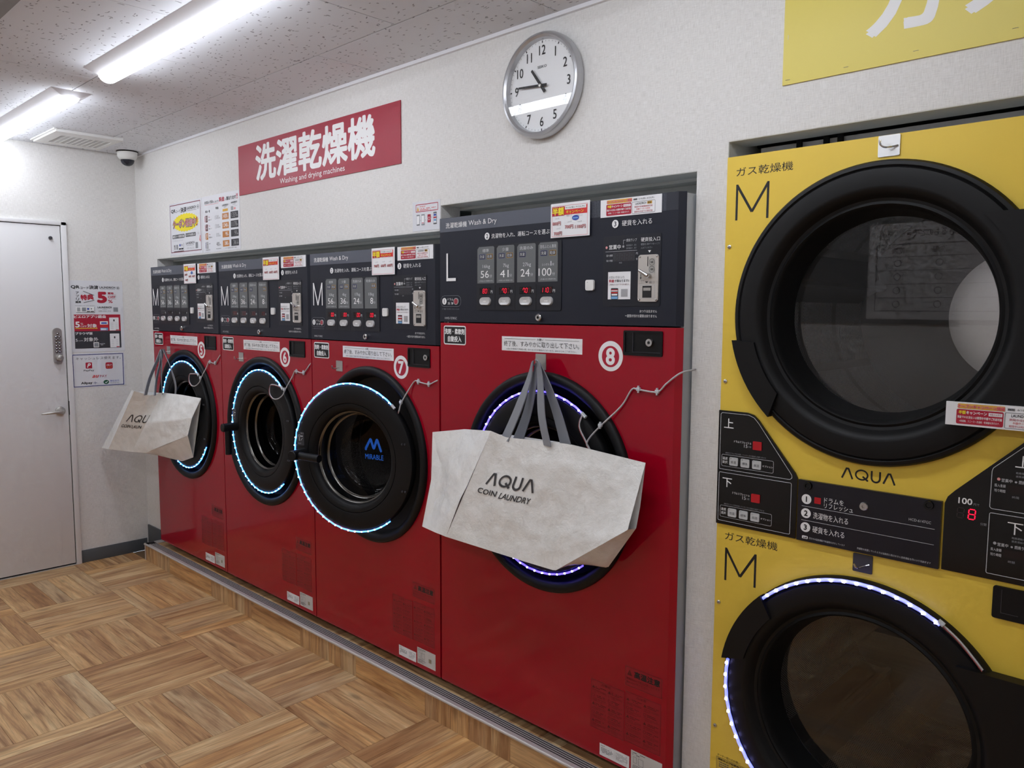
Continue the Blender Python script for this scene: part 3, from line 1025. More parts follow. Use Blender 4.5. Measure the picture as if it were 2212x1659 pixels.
# coupon poster
o, pr = sheet('poster', 0.474, 1.79, 0.876, 2.076, 'poster with yellow starburst on the wall left of the price table')
pr.frame(0.483, 1.806, 0.863, 2.066, 0.004, mat('maroon_print', (120, 40, 58), 0.6), 1)
pr.text('QR', 0.497, 2.021, 0.557, 2.043, INK, 1, bold=0.03)
pr.text('コード', 0.562, 2.021, 0.615, 2.036, INK, 1, bold=0.02)
pr.text('決済', 0.62, 2.017, 0.694, 2.046, INK, 1, bold=0.03)
pr.text('LAUNDRICH', 0.70, 2.028, 0.812, 2.043, INK, 1, bold=0.02)
pr.line((0.705, 2.022), (0.74, 2.022), 0.0016, INKG); pr.line((0.78, 2.022), (0.815, 2.022), 0.0016, INKG); pr.text('DOMANI', 0.743, 2.0195, 0.777, 2.0245, INKG, 1)
pr.ring(0.835, 2.034, 0.011, 0.002, INKG, 1); pr.rect(0.83, 2.03, 0.838, 2.038, INKG, 1)
st = []
for k in range(56):
    a = 2 * math.pi * k / 56; q = 1.0 if k % 2 else 0.9
    st.append((0.678 + 0.165 * q * math.cos(a), 1.963 + 0.05 * q * math.sin(a)))
pr.poly(st, PYEL, 1)
pr.text('クーポン配信中', 0.512, 1.934, 0.806, 1.985, INK, 2, bold=0.1)
pr.text('クーポン配信中', 0.516, 1.938, 0.802, 1.981, WHITE, 3, bold=0.055)
pr.text('クーポン配信中', 0.519, 1.94, 0.799, 1.979, PRED, 4, bold=0.02)
pr.text('!', 0.812, 1.936, 0.824, 1.984, PRED, 3, bold=0.03)
pr.rect(0.506, 1.882, 0.661, 1.903, INKG, 1, 0.004); pr.rect(0.675, 1.884, 0.799, 1.904, INKG, 1, 0.004)
pr.text('毎回コース使用可能', 0.511, 1.886, 0.656, 1.899, WHITE, 2, bold=0.02); pr.text('いつでも使える', 0.68, 1.888, 0.794, 1.9, WHITE, 2, bold=0.02)
pr.text('アプリのダウンロードはこちらから', 0.508, 1.867, 0.64, 1.873, INKL, 1)
pr.line((0.52, 1.812), (0.645, 1.812), 0.003, INK); pr.line((0.645, 1.812), (0.645, 1.855), 0.002, INK)
pr.rect(0.523, 1.822, 0.543, 1.848, INKL, 1); pr.rect(0.553, 1.822, 0.573, 1.848, MIDG, 1); pr.circle(0.528, 1.842, 0.005, INKG, 2)
pr.rect(0.592, 1.838, 0.607, 1.85, PBLUE, 1); pr.poly([(0.619, 1.838), (0.63, 1.844), (0.619, 1.85)], INKG, 1); pr.rect(0.585, 1.82, 0.61, 1.828, INK, 1); pr.rect(0.614, 1.82, 0.641, 1.828, INK, 1)
pr.text('LAUNDRICH', 0.675, 1.844, 0.779, 1.857, INK, 1, bold=0.02)
pr.line((0.68, 1.838), (0.705, 1.838), 0.0016, INKG); pr.line((0.748, 1.838), (0.775, 1.838), 0.0016, INKG); pr.text('DOMANI', 0.708, 1.8355, 0.745, 1.8405, INKG, 1)
pr.text('お使い方はこちら', 0.685, 1.818, 0.775, 1.828, INKL, 1)
pr.rect(0.792, 1.818, 0.822, 1.85, MIDG, 1)
pr.poly([(0.838, 1.86), (0.848, 1.885), (0.855, 1.882), (0.852, 1.866), (0.858, 1.858), (0.85, 1.85)], PPINK, 1)
for a in (0.825, 0.832, 0.84): pr.line((a, 1.89), (a - 0.004, 1.902), 0.0016, INKL)
pr.build('artwork', o)

# price table poster
o, pr = sheet('poster', 0.88, 1.789, 1.29, 2.077, 'white price table poster with orange and dark price boxes below the red sign')
pr.text('お支払い方法', 0.913, 2.037, 1.005, 2.053, INK, 1, bold=0.03); pr.text('により', 1.01, 2.037, 1.07, 2.047, INK, 1, bold=0.02)
pr.text('料金', 1.076, 2.036, 1.135, 2.06, PRED, 1, bold=0.04); pr.text('が', 1.139, 2.038, 1.15, 2.047, INK, 1, bold=0.02); pr.text('異なります', 1.155, 2.036, 1.255, 2.055, INK, 1, bold=0.03)
pr.text('!!', 1.258, 2.036, 1.274, 2.062, PRED, 1, bold=0.03)
pr.line((0.915, 2.032), (1.07, 2.032), 0.002, PPINK)
pr.text('料金一覧', 0.918, 1.992, 0.972, 2.005, INK, 1, bold=0.02); pr.text('現金', 1.035, 2.002, 1.068, 2.015, INK, 1, bold=0.02)
pr.text('LAUNDRICH', 1.108, 2.011, 1.172, 2.02, INK, 1, bold=0.02); pr.text('DOMANI', 1.125, 2.004, 1.155, 2.008, INKG, 1); pr.rect(1.112, 1.985, 1.168, 1.997, PGOLD, 1, 0.002)
pr.text('LAUNDRICH', 1.203, 2.017, 1.266, 2.026, INK, 1, bold=0.02); pr.text('DOMANI', 1.22, 2.01, 1.25, 2.014, INKG, 1); pr.rect(1.2, 1.984, 1.225, 2.003, INKL, 1); pr.rect(1.23, 1.986, 1.25, 1.996, PPINK, 1); pr.line((1.235, 2.002), (1.268, 2.004), 0.0012, INKL)
rowz = [1.961, 1.916, 1.872, 1.826]
cash = ['1500', '1300', '100', '400']; p1 = ['1430', '1240', '95', '380']; p2 = ['1359', '1178', '91', '361']
lab = [('16kg', '標準コース'), ('7kg', '標準コース'), ('27kg', '洗濯のみ'), ('8分', '')]
cm = [STKDARK, STKDARK, PORA, INKL]
for k, z in enumerate(rowz):
    pr.rect(0.92, z - 0.017, 0.943, z + 0.017, cm[k], 1); pr.scribble(0.923, z - 0.013, 0.94, z + 0.013, OFFW, 2, 5)
    pr.rect(0.9105, z - 0.015, 0.9145, z + 0.015, PRED if k < 2 else PORA if k == 2 else PNAVY, 1)
    pr.text(lab[k][0], 0.952, z + 0.004, 0.968, z + 0.011, PRED if k < 3 else INKG, 1)
    if lab[k][1]: pr.text(lab[k][1], 0.952, z - 0.011, 0.988, z - 0.003, INK, 1)
    w = 0.011 * len(cash[k])
    pr.text(cash[k], 1.068 - w, z - 0.009, 1.068, z + 0.011, INKL if k != 3 else INKG, 1); pr.text('円', 1.071, z - 0.009, 1.081, z - 0.001, INKG, 1)
    pr.rect(1.105, z - 0.016, 1.175, z + 0.015, PORA, 1); w = 0.0115 * len(p1[k]); pr.text(p1[k], 1.16 - w, z - 0.009, 1.16, z + 0.01, WHITE, 2, bold=0.01); pr.text('円', 1.162, z - 0.009, 1.171, z - 0.002, WHITE, 2)
    pr.rect(1.195, z - 0.017, 1.274, z + 0.017, PCHAR, 1); w = 0.013 * len(p2[k]); pr.text(p2[k], 1.258 - w, z - 0.011, 1.258, z + 0.012, INKL, 2); pr.text('円', 1.26, z - 0.01, 1.269, z - 0.002, OFFW, 2)
pr.text('※乾燥機も同様です', 0.913, 1.799, 0.965, 1.804, INK, 1); pr.text('※現金の場合の料金', 1.03, 1.801, 1.085, 1.806, INK, 1); pr.text('※アプリ経由でのお支払いの場合', 1.13, 1.799, 1.25, 1.804, INK, 1)
pr.build('artwork', o)

# small app steps notice beside machine 8
o, pr = sheet('poster', 2.626, 1.788, 2.783, 1.895, 'small white notice with phone pictures on the wall between washers seven and eight')
pr.frame(2.645, 1.857, 2.771, 1.885, 0.0025, PRED, 1, 0.002)
pr.poly([(2.651, 1.861), (2.663, 1.861), (2.657, 1.877)], PGOLD, 1)
pr.scribble(2.668, 1.872, 2.72, 1.88, PPINK, 1, 1); pr.scribble(2.668, 1.861, 2.765, 1.871, PREDB, 1, 2)
for k, u in enumerate((2.649, 2.677, 2.712, 2.745)):
    z0, z1 = (1.808, 1.848) if k < 2 else (1.816, 1.845) if k == 2 else (1.807, 1.851)
    pr.rect(u, z0, u + 0.0185, z1, MIDG if k < 2 else PRED if k == 2 else INKG, 1, 0.002)
    pr.rect(u + 0.0015, z0 + 0.005, u + 0.017, z1 - 0.005, PAPER if k < 2 else PRED if k == 2 else LAMIN, 2, 0.001)
    if k == 2: pr.ring(u + 0.009, z0 + 0.014, 0.006, 0.0015, WHITE, 3)
    if k == 3:
        pr.rect(u + 0.003, z0 + 0.03, u + 0.0155, z0 + 0.037, PBLUE, 3); pr.rect(u + 0.0015, z0 + 0.022, u + 0.017, z0 + 0.027, PRED, 3); pr.rect(u + 0.003, z0 + 0.012, u + 0.0155, z0 + 0.019, PSKY, 3)
    if k == 1: pr.rect(u + 0.003, z0 + 0.007, u + 0.0155, z0 + 0.0095, PRED, 3)
    if k < 3: pr.poly([(u + 0.022, z0 + 0.015), (u + 0.026, z0 + 0.018), (u + 0.022, z0 + 0.021)], INKL, 1)
pr.build('artwork', o)

def endsheet(name, y0, z0, y1, z1, label, matl=LAMIN):
    o = empty(name, (0, (y0 + y1) / 2, z0), label, 'poster')
    q = MB(); q.box(0.0004, 0.0014, y0, y1, z0, z1, matl); q.build('sheet', o)
    return o, Print((0.0014, 0, 0), (0, 1, 0), (0, 0, 1), (1, 0, 0))
def D(y0, z0, y1, z1): return (y0, z0, y1, z1)
o, pr = endsheet('poster', -0.392, 1.243, -0.098, 1.655, 'tall white poster with a red 5 percent off print beside the door')
pr.text('QR', -0.38, 1.606, -0.333, 1.627, INK, 1, bold=0.04); pr.text('コード', -0.33, 1.606, -0.285, 1.62, INK, 1, bold=0.03); pr.text('決済', -0.282, 1.606, -0.232, 1.629, INK, 1, bold=0.04)
pr.text('LAUNDRICH', -0.226, 1.612, -0.139, 1.624, INK, 1, bold=0.03); pr.line((-0.225, 1.6075), (-0.2, 1.6075), 0.0012, INKG); pr.line((-0.165, 1.6075), (-0.14, 1.6075), 0.0012, INKG); pr.text('DOMANI', -0.197, 1.6055, -0.168, 1.6095, INKG, 1)
pr.ring(-0.124, 1.616, 0.009, 0.0015, INKG, 1); pr.circle(-0.124, 1.616, 0.004, INKG, 1)
for k, c in enumerate('アプリ'): pr.text(c, -0.355, 1.576 - k * 0.018, -0.338, 1.591 - k * 0.018, INK, 1, bold=0.02)
pr.text('連携', -0.36, 1.525, -0.329, 1.538, INK, 1, bold=0.03)
pr.text('特典', -0.331, 1.543, -0.26, 1.576, PRED, 1, bold=0.05, rot=0.06)
pr.line((-0.315, 1.594), (-0.257, 1.571), 0.003, INK); pr.line((-0.315, 1.528), (-0.257, 1.543), 0.003, INK)
pr.text('5', -0.242, 1.526, -0.187, 1.593, PRED, 1, bold=0.06, res=4)
pr.text('常時', -0.182, 1.577, -0.149, 1.591, PRED, 1, bold=0.04); pr.text('OFF', -0.182, 1.556, -0.139, 1.569, PRED, 1, bold=0.03); pr.text('%', -0.182, 1.527, -0.156, 1.546, PRED, 1, bold=0.02)
pr.line((-0.183, 1.574), (-0.137, 1.574), 0.0012, PRED); pr.line((-0.183, 1.551), (-0.137, 1.551), 0.0012, PRED)
pr.text('アプリのダウンロードはこちらから', -0.363, 1.508, -0.257, 1.514, INKG, 1)
pr.rect(-0.357, 1.473, -0.259, 1.503, WHITE, 1); pr.line((-0.357, 1.471), (-0.257, 1.471), 0.002, INK); pr.line((-0.258, 1.471), (-0.258, 1.503), 0.002, INK)
pr.rect(-0.352, 1.478, -0.335, 1.5, INKL, 2); pr.rect(-0.326, 1.478, -0.304, 1.5, MIDG, 2); pr.rect(-0.298, 1.487, -0.287, 1.497, PBLUE, 2); pr.poly([(-0.278, 1.488), (-0.27, 1.493), (-0.278, 1.498)], INKG, 2); pr.rect(-0.3, 1.475, -0.283, 1.48, INK, 2); pr.rect(-0.28, 1.475, -0.262, 1.48, INK, 2)
pr.text('LAUNDRICH', -0.241, 1.496, -0.163, 1.507, INK, 1, bold=0.03); pr.text('DOMANI', -0.215, 1.4885, -0.19, 1.4925, INKG, 1); pr.text('お使い方はこちら', -0.236, 1.475, -0.168, 1.484, INKG, 1); pr.rect(-0.154, 1.476, -0.128, 1.502, MIDG, 1)
pr.rect(-0.371, 1.363, -0.117, 1.46, PRED, 1); pr.rect(-0.371, 1.263, -0.117, 1.363, PCHAR, 1)
pr.text('ピエロアプリ経由', -0.37, 1.438, -0.199, 1.457, WHITE, 2, bold=0.03)
pr.text('5', -0.366, 1.385, -0.341, 1.419, WHITE, 2, bold=0.03, res=3); pr.text('%', -0.338, 1.4, -0.323, 1.412, WHITE, 2); pr.text('OFF', -0.338, 1.386, -0.305, 1.396, WHITE, 2); pr.text('対象', -0.302, 1.384, -0.249, 1.406, WHITE, 2, bold=0.02); pr.rect(-0.366, 1.377, -0.247, 1.3825, PGOLD, 2)
pr.rect(-0.232, 1.401, -0.188, 1.42, WHITE, 2); pr.rect(-0.226, 1.405, -0.194, 1.414, PBLUE, 3, 0.004); pr.rect(-0.232, 1.385, -0.188, 1.398, PREDB, 2); pr.rect(-0.231, 1.366, -0.189, 1.382, PSKY, 2); pr.rect(-0.228, 1.37, -0.198, 1.377, WHITE, 3)
for z in (1.364, 1.264):
    pr.rect(-0.18, z + 0.001, -0.127, z + (0.078 if z > 1.3 else 0.083), PAPER, 2, 0.002); pr.rect(-0.157, z + 0.055, -0.15, z + 0.067, INK, 3); pr.rect(-0.145, z + 0.002, -0.128, z + 0.007, PRED, 3)
    for k in range(4): pr.line((-0.173, z + 0.015 + k * 0.01), (-0.158, z + 0.015 + k * 0.01), 0.0012, INKL, 3); pr.line((-0.145, z + 0.015 + k * 0.01), (-0.134, z + 0.015 + k * 0.01), 0.0012, INKL, 3)
pr.text('ブラウザ版', -0.368, 1.342, -0.274, 1.358, WHITE, 2, bold=0.03); pr.text('5', -0.367, 1.304, -0.356, 1.32, WHITE, 2); pr.text('%OFF', -0.353, 1.305, -0.328, 1.311, OFFW, 2); pr.text('対象外', -0.323, 1.303, -0.245, 1.327, WHITE, 2, bold=0.01)
pr.rect(-0.272, 1.268, -0.242, 1.298, WHITE, 2); pr.rect(-0.268, 1.272, -0.246, 1.294, MIDG, 3); pr.scribble(-0.238, 1.278, -0.2, 1.292, OFFW, 2, 2)
pr.build('artwork', o)

o, pr = endsheet('poster', -0.393, 1.037, -0.104, 1.235, 'cashless payment sheet with a blue frame below the tall poster')
pr.frame(-0.389, 1.04, -0.11, 1.229, 0.004, PNAVY, 1)
pr.text('キャッシュレス使えます。', -0.371, 1.196, -0.124, 1.213, INKG, 1)
pr.rect(-0.32, 1.146, -0.285, 1.181, PRED, 1, 0.004)
pr.text('P', -0.313, 1.151, -0.292, 1.176, WHITE, 2, bold=0.03, shear=0.3)
pr.text('PayPay', -0.331, 1.127, -0.275, 1.139, INK, 1, bold=0.02)
pr.rect(-0.211, 1.139, -0.171, 1.177, PRED, 1, 0.008); pr.text('d払い', -0.206, 1.157, -0.176, 1.168, WHITE, 2, bold=0.02)
for k in range(3): pr.circle(-0.201 + k * 0.01, 1.149, 0.0025, PGOLD, 2, 10)
pr.text('au', -0.287, 1.09, -0.249, 1.106, PREDB, 1, bold=0.02, shear=0.4); pr.text('PAY', -0.244, 1.09, -0.206, 1.104, PRED, 1)
pr.text('Alipay', -0.349, 1.051, -0.287, 1.069, INK, 1, bold=0.03); pr.line((-0.281, 1.06), (-0.262, 1.06), 0.002, PNAVY); pr.line((-0.272, 1.052), (-0.272, 1.068), 0.002, PNAVY)
pr.circle(-0.211, 1.061, 0.0155, PGREEN, 1, ry=0.0125); pr.line((-0.217, 1.061), (-0.212, 1.056), 0.003, WHITE, 2); pr.line((-0.212, 1.056), (-0.203, 1.066), 0.003, WHITE, 2)
pr.text('微信支付', -0.19, 1.06, -0.138, 1.072, PBLUE, 1); pr.text('WeChat Pay', -0.19, 1.049, -0.138, 1.057, INKG, 1)
pr.build('artwork', o)

# ================================================================== WASHING MACHINES
P = 0.05            # how far the fronts stand out of the wall
FY = -P
ZB = 0.137          # lower edge of the fronts

def platehole(mb, x0, x1, z0, z1, cx, cz, r, y0, y1, m, seg=72):
    """rectangular plate with a round hole, front at y0, back at y1"""
    v = []
    for i in range(seg):
        a = 2 * math.pi * i / seg
        c, s = math.cos(a), math.sin(a)
        tx = ((x1 - cx) if c > 0 else (x0 - cx)) / c if abs(c) > 1e-9 else 1e9
        tz = ((z1 - cz) if s > 0 else (z0 - cz)) / s if abs(s) > 1e-9 else 1e9
        t = min(tx, tz)
        v.append((cx + r * c, y0, cz + r * s)); v.append((cx + t * c, y0, cz + t * s))
    f = []
    for i in range(seg):
        j = (i + 1) % seg
        f.append((2 * i, 2 * i + 1, 2 * j + 1, 2 * j))
    corners = [(x1, z1), (x0, z1), (x0, z0), (x1, z0)]
    n = len(v)
    for k, (a, b) in enumerate(corners):
        ang = math.atan2(b - cz, a - cx) % (2 * math.pi)
        i = int(ang / (2 * math.pi) * seg) % seg
        v.append((a, y0, b)); f.append((2 * i + 1, n + k, 2 * ((i + 1) % seg) + 1))
    mb.add(v, f, m)
    e = [(x0, z0), (x1, z0), (x1, z1), (x0, z1)]
    w = [(a, y0, b) for a, b in e] + [(a, y1, b) for a, b in e]
    mb.add(w, [(i, (i + 1) % 4, 4 + (i + 1) % 4, 4 + i) for i in range(4)], m)

def catmull(pts, n=6):
    pts = [Vector(p) for p in pts]
    out = []
    for i in range(len(pts) - 1):
        p0, p1, p2, p3 = pts[max(i - 1, 0)], pts[i], pts[i + 1], pts[min(i + 2, len(pts) - 1)]
        for k in range(n):
            t = k / n
            out.append(0.5 * ((2 * p1) + (-p0 + p2) * t + (2 * p0 - 5 * p1 + 4 * p2 - p3) * t * t + (-p0 + 3 * p1 - 3 * p2 + p3) * t ** 3))
    out.append(pts[-1])
    return out

def washer(num, x0, W, zt, size, courses, label, theta=0.0, prices=None, cardprices=None, strip='cyan', led=(50, -50), digits=2):
    cx, x1 = x0 + W / 2, x0 + W
    isL = size == 'L'
    SH = None if isL else 'M_'
    t = empty('washing_machine', (cx, 0.4, PZ), label, 'washing machine', 'red washing machines along the wall')
    def sh(n): return None if SH is None else SH + n
    def B(mb, name, parent=None, share=None):
        return mb.build(name, parent or t, share)
    cz = 0.955 if isL else 0.923
    RR = 0.352
    g = 0.004
    zp = zt - 0.359     # lower edge of the control panel
    # cabinet
    q = MB()
    d1 = 0.85
    yb = FY + 0.03
    if isL:
        q.box(x1 - 0.012, x1 - 0.001, FY + 0.0145, d1, ZB + 0.02, zt - 0.003, STEEL, 0.001)
    else:
        q.box(x1 - 0.012, x1 - 0.006, yb, d1, ZB, zt - 0.004, STEEL)
    q.box(x0 + 0.006, x0 + 0.012, yb, d1, ZB, zt - 0.004, STEEL)
    q.box(x0 + 0.006, x1 - 0.006, yb, d1, zt - 0.01, zt - 0.004, STEEL)
    q.box(x0 + 0.006, x1 - 0.006, yb + 0.03, d1, ZB, ZB + 0.006, DARKHOLE)
    q.box(x0 + 0.006, x1 - 0.006, d1, d1 + 0.006, ZB, zt - 0.004, STEEL)
    B(q, 'cabinet', share=sh('cabinet'))
    # plinth skirt and feet
    q = MB(); q.box(x0 + 0.02, x1 - 0.02, FY + 0.045, FY + 0.06, PZ + 0.012, ZB + 0.002, DARKHOLE); B(q, 'kick_plate', share=sh('kick'))
    for fx in (x0 + 0.07, x1 - 0.07):
        q = MB(); q.lathe(fx, FY + 0.075, [(0.0, 0.0), (0.022, 0.0), (0.022, 0.01), (0.012, 0.014), (0.012, 0.04)], RUBBER, 16, y=PZ, axis='Z'); B(q, 'foot')
    # red front with a chamfered right edge
    q = MB()
    rx = x1 - (0.017 if isL else 0.002)
    platehole(q, x0 + 0.003, rx, ZB, zp - g, cx, cz, 0.322, FY, FY + 0.028, RED)
    if isL:
        q.add([(rx, FY, ZB), (x1, FY + 0.012, ZB), (x1, FY + 0.012, zp - g), (rx, FY, zp - g), (x1, FY + 0.014, ZB), (x1, FY + 0.014, zp - g)], [(0, 1, 2, 3), (1, 4, 5, 2)], REDEDGE)
        q.add([(rx, FY, zp - g), (x1, FY + 0.012, zp - g), (x1, FY + 0.03, zp - g), (rx, FY + 0.03, zp - g)], [(0, 1, 2, 3)], RED)
    fp = B(q, 'front_panel', share=sh('front'))
    # control panel
    q = MB()
    if isL:
        q.prism([(x0 + 0.001, FY), (rx, FY), (x1, FY + 0.012), (x1, FY + 0.014), (x0 + 0.001, FY + 0.014)], zp, zt, NAVY, axis='Z')
    else:
        q.prism([(x0 + 0.001, FY), (x1 - 0.022, FY), (x1 - 0.008, FY + 0.012), (x1 - 0.008, FY + 0.03), (x0 + 0.001, FY + 0.03)], zp, zt, NAVY, axis='Z')
    cp = B(q, 'control_panel', share=sh('control'))
    bw = (rx if isL else x1 - 0.022)
    q = MB()
    q.add([(x0 + 0.001, FY - 0.0006, zt - 0.048), (bw, FY - 0.0006, zt - 0.048), (bw, FY - 0.0006, zt - 0.0005), (x0 + 0.001, FY - 0.0006, zt - 0.0005)], [(0, 1, 2, 3)], BAND, uvs=[[(0, 0), (1, 0), (1, 1), (0, 1)]])
    B(q, 'header_band', cp, sh('band'))
    # course bezel
    c0 = W / 2
    q = MB(); q.prism(rrect(cx - 0.303, zt - 0.318, cx + 0.071, zt - 0.104, 0.005), FY - 0.0022, FY - 0.0002, BEZEL)
    bz = B(q, 'course_bezel', cp, sh('bezel'))
    wx = [-0.2985, -0.207, -0.1145, -0.0235]
    for k in range(4):
        u0 = c0 + wx[k]
        pr = front(x0, FY - 0.0024)
        z1, z0 = zt - 0.1085, zt - 0.229
        pr.poly([(u0, z0), (u0 + 0.08, z0), (u0 + 0.08, z1 - 0.004), (u0 + 0.076, z1), (u0 + 0.008, z1), (u0, z1 - 0.008)], GREYW, 1)
        name, tags, kg, mins, small = courses[k]
        nw = 0.0145 * len(name) if len(name) > 2 else 0.03
        nw = min(nw, 0.066)
        pr.text(name, u0 + 0.04 - nw / 2, z1 - 0.0185, u0 + 0.04 + nw / 2, z1 - 0.0075, OFFW, 2)
        for ch, a in tags:
            ua = u0 + 0.0095 + a * 0.0365
            pr.rect(ua, z1 - 0.041, ua + 0.027, z1 - 0.025, PNAVY if ch == '洗濯' else PGOLD, 2, 0.001); pr.rect(ua + 0.001, z1 - 0.04, ua + 0.026, z1 - 0.026, PCHAR, 3)
            pr.text(ch, ua + 0.003, z1 - 0.038, ua + 0.024, z1 - 0.0275, OFFW, 4)
        if kg == 'single':
            pr.text('シングル', u0 + 0.016, z1 - 0.072, u0 + 0.047, z1 - 0.064, OFFW, 2); pr.text('1', u0 + 0.051, z1 - 0.072, u0 + 0.055, z1 - 0.058, OFFW, 2); pr.text('枚', u0 + 0.058, z1 - 0.072, u0 + 0.066, z1 - 0.064, OFFW, 2)
        else:
            w = 0.0088 * len(kg); pr.text(kg, u0 + 0.043 - w / 2, z1 - 0.0735, u0 + 0.043 + w / 2, z1 - 0.059, OFFW, 2, res=3)
        w = {1: 0.018, 2: 0.039, 3: 0.053}[len(mins)]
        ue = u0 + 0.055
        pr.text(mins, ue - w, z1 - 0.1025, ue, z1 - 0.079, WHITE, 2, res=4); pr.text('分', ue + 0.003, z1 - 0.102, ue + 0.015, z1 - 0.092, OFFW, 2)
        if small: pr.text(small, u0 + 0.01, z1 - 0.1155, u0 + 0.073, z1 - 0.1105, OFFW, 2, res=1)
        B(pr, 'course_window', cp, sh('win%d%s' % (k, name + mins + kg)))
        # price read-out
        pr = front(x0, FY - 0.0024)
        pu = c0 + (-0.284, -0.193, -0.1, -0.011)[k]
        pr.rect(pu - 0.003, zt - 0.266, pu + 0.048, zt - 0.244, GLOSSBLK, 1)
        for i, ch in enumerate(prices[k]):
            ou = pu + i * 0.0115
            if ch == 'x': pr.seg7('8', ou, zt - 0.262, 0.0068, 0.0145, OFFLED, 2)
            elif ch in 'abcdefghij': pr.seg7(str('abcdefghij'.index(ch)), ou, zt - 0.262, 0.0068, 0.0145, DIMLED, 2)
            else: pr.seg7(ch, ou, zt - 0.262, 0.0068, 0.0145, REDLED, 2)
        pr.text('円', pu + 0.049, zt - 0.262, pu + 0.058, zt - 0.253, WHITE, 2)
        B(pr, 'price_display', cp)
        # push button
        q = MB()
        bu, bz0 = x0 + pu + 0.0245, zt - 0.2885
        def pill(hw, hh, rr=None): return rrect(bu - hw, bz0 - hh, bu + hw, bz0 + hh, hh * 0.98, 8)
        lv = [(0.0255, 0.0135, 0.0022), (0.025, 0.013, 0.006), (0.0235, 0.0115, 0.0085), (0.016, 0.0065, 0.0075), (0.013, 0.0045, 0.0072)]
        rings = [[(a, FY - o, b) for a, b in pill(hw, hh)] for hw, hh, o in lv]
        n = len(rings[0]); vv = [p for rg in rings for p in rg]
        ff = [(a * n + i, a * n + (i + 1) % n, (a + 1) * n + (i + 1) % n, (a + 1) * n + i) for a in range(len(lv) - 1) for i in range(n)] + [tuple((len(lv) - 1) * n + i for i in range(n))]
        q.add(vv, ff, SILV, True)
        q.box(bu - 0.007, bu + 0.007, FY - 0.0078, FY - 0.007, bz0 - 0.0012, bz0 + 0.0012, WHITE)
        B(q, 'course_button', cp, sh('btn%d' % k))
    for u in (-0.215, -0.1235, -0.0325):
        q = MB(); q.box(cx + u - 0.0007, cx + u + 0.0007, FY - 0.0026, FY - 0.002, zt - 0.316, zt - 0.236, DARKHOLE)
        B(q, 'button_divider', bz, sh('divider%g' % u))
    # coin unit surround
    ru = lambda v: W - v
    q = MB(); q.prism(rrect(x0 + ru(0.265), zt - 0.305, x0 + ru(0.068), zt - 0.105, 0.006), FY - 0.0012, FY - 0.0002, BEZEL); B(q, 'coin_surround', cp, sh('surround'))
    # printing on the panel
    pr = front(x0, FY - 0.0016)
    pr.text('洗濯乾燥機', 0.034, zt - 0.0365, 0.142, zt - 0.0175, WHITE, 1, bold=0.006); pr.text('Wash & Dry', 0.151, zt - 0.0385, 0.285, zt - 0.017, WHITE, 1, res=3)
    B(pr, 'title_print', cp, sh('p_title')); pr = front(x0, FY - 0.0016)
    u = c0 - 0.253
    pr.circle(u, zt - 0.0745, 0.0118, WHITE, 1); pr.th('2', u, zt - 0.0815, 0.014, NAVY, 2, align='c', res=3, bold=0.02)
    pr.text('洗濯物を入れ、運転コースを選ぶ', c0 - 0.233, zt - 0.0835, c0 + 0.022, zt - 0.068, WHITE, 1)
    B(pr, 'course_step_print', cp, sh('p_step2')); pr = front(x0, FY - 0.0016)
    if isL:
        pr.rect(0.037, zt - 0.218, 0.0455, zt - 0.122, WHITE, 1); pr.rect(0.037, zt - 0.218, 0.086, zt - 0.2075, WHITE, 1)
    else:
        z0_, z1_ = zt - 0.217, zt - 0.122
        for a, b in (((0.0265, z0_), (0.0265, z1_)), ((0.0925, z0_), (0.0925, z1_))): pr.line(a, b, 0.0065, WHITE, 1)
        pr.line((0.0275, z1_ - 0.003), (0.0595, z0_ + 0.001), 0.0075, WHITE, 1); pr.line((0.0915, z1_ - 0.003), (0.0595, z0_ + 0.001), 0.0075, WHITE, 1)
    B(pr, 'size_letter', cp, sh('p_size')); pr = front(x0, FY - 0.0016)
    pr.frame(0.007, zt - 0.307, 0.1125, zt - 0.268, 0.001, MIDG, 1, 0.0185)
    pr.circle(0.026, zt - 0.2878, 0.0115, WHITE, 1); pr.th('1', 0.026, zt - 0.295, 0.0145, INK, 2, align='c', bold=0.02)
    pr.text('ドラム', 0.043, zt - 0.2855, 0.073, zt - 0.277, WHITE, 1); pr.text('洗 浄', 0.043, zt - 0.3, 0.073, zt - 0.2905, WHITE, 1)
    pr.text('ドアを閉じてから押してスタートします', 0.014, zt - 0.3175, 0.103, zt - 0.3125, MIDG, 1, res=1)
    B(pr, 'drum_wash_print', cp, sh('p_drum')); pr = front(x0, FY - 0.0016)
    pr.text('HWD-7278GC' if isL else 'HWD-7178GC', 0.028, zt - 0.3505, 0.091, zt - 0.3425, OFFW, 1)
    B(pr, 'model_number', cp, sh('p_model')); pr = front(x0, FY - 0.0016)
    u = ru(0.2235)
    pr.circle(u, zt - 0.0715, 0.0115, WHITE, 1); pr.th('3', u, zt - 0.0785, 0.014, NAVY, 2, align='c', res=3, bold=0.02)
    pr.text('硬貨を入れる', ru(0.2), zt - 0.0795, ru(0.099), zt - 0.0635, WHITE, 1)
    B(pr, 'coin_step_print', cp, sh('p_step3')); pr = front(x0, FY - 0.0016)
    pr.text('営業中', ru(0.244), zt - 0.1435, ru(0.203), zt - 0.13, WHITE, 1, bold=0.01)
    pr.circle(ru(0.253), zt - 0.137, 0.0038, PPINK, 1, 16); pr.circle(ru(0.194), zt - 0.1365, 0.0034, INKL, 1, 16)
    pr.line((ru(0.194), zt - 0.131), (ru(0.194), zt - 0.119), 0.0008, OFFW, 1); pr.line((ru(0.194), zt - 0.119), (ru(0.186), zt - 0.119), 0.0008, OFFW, 1)
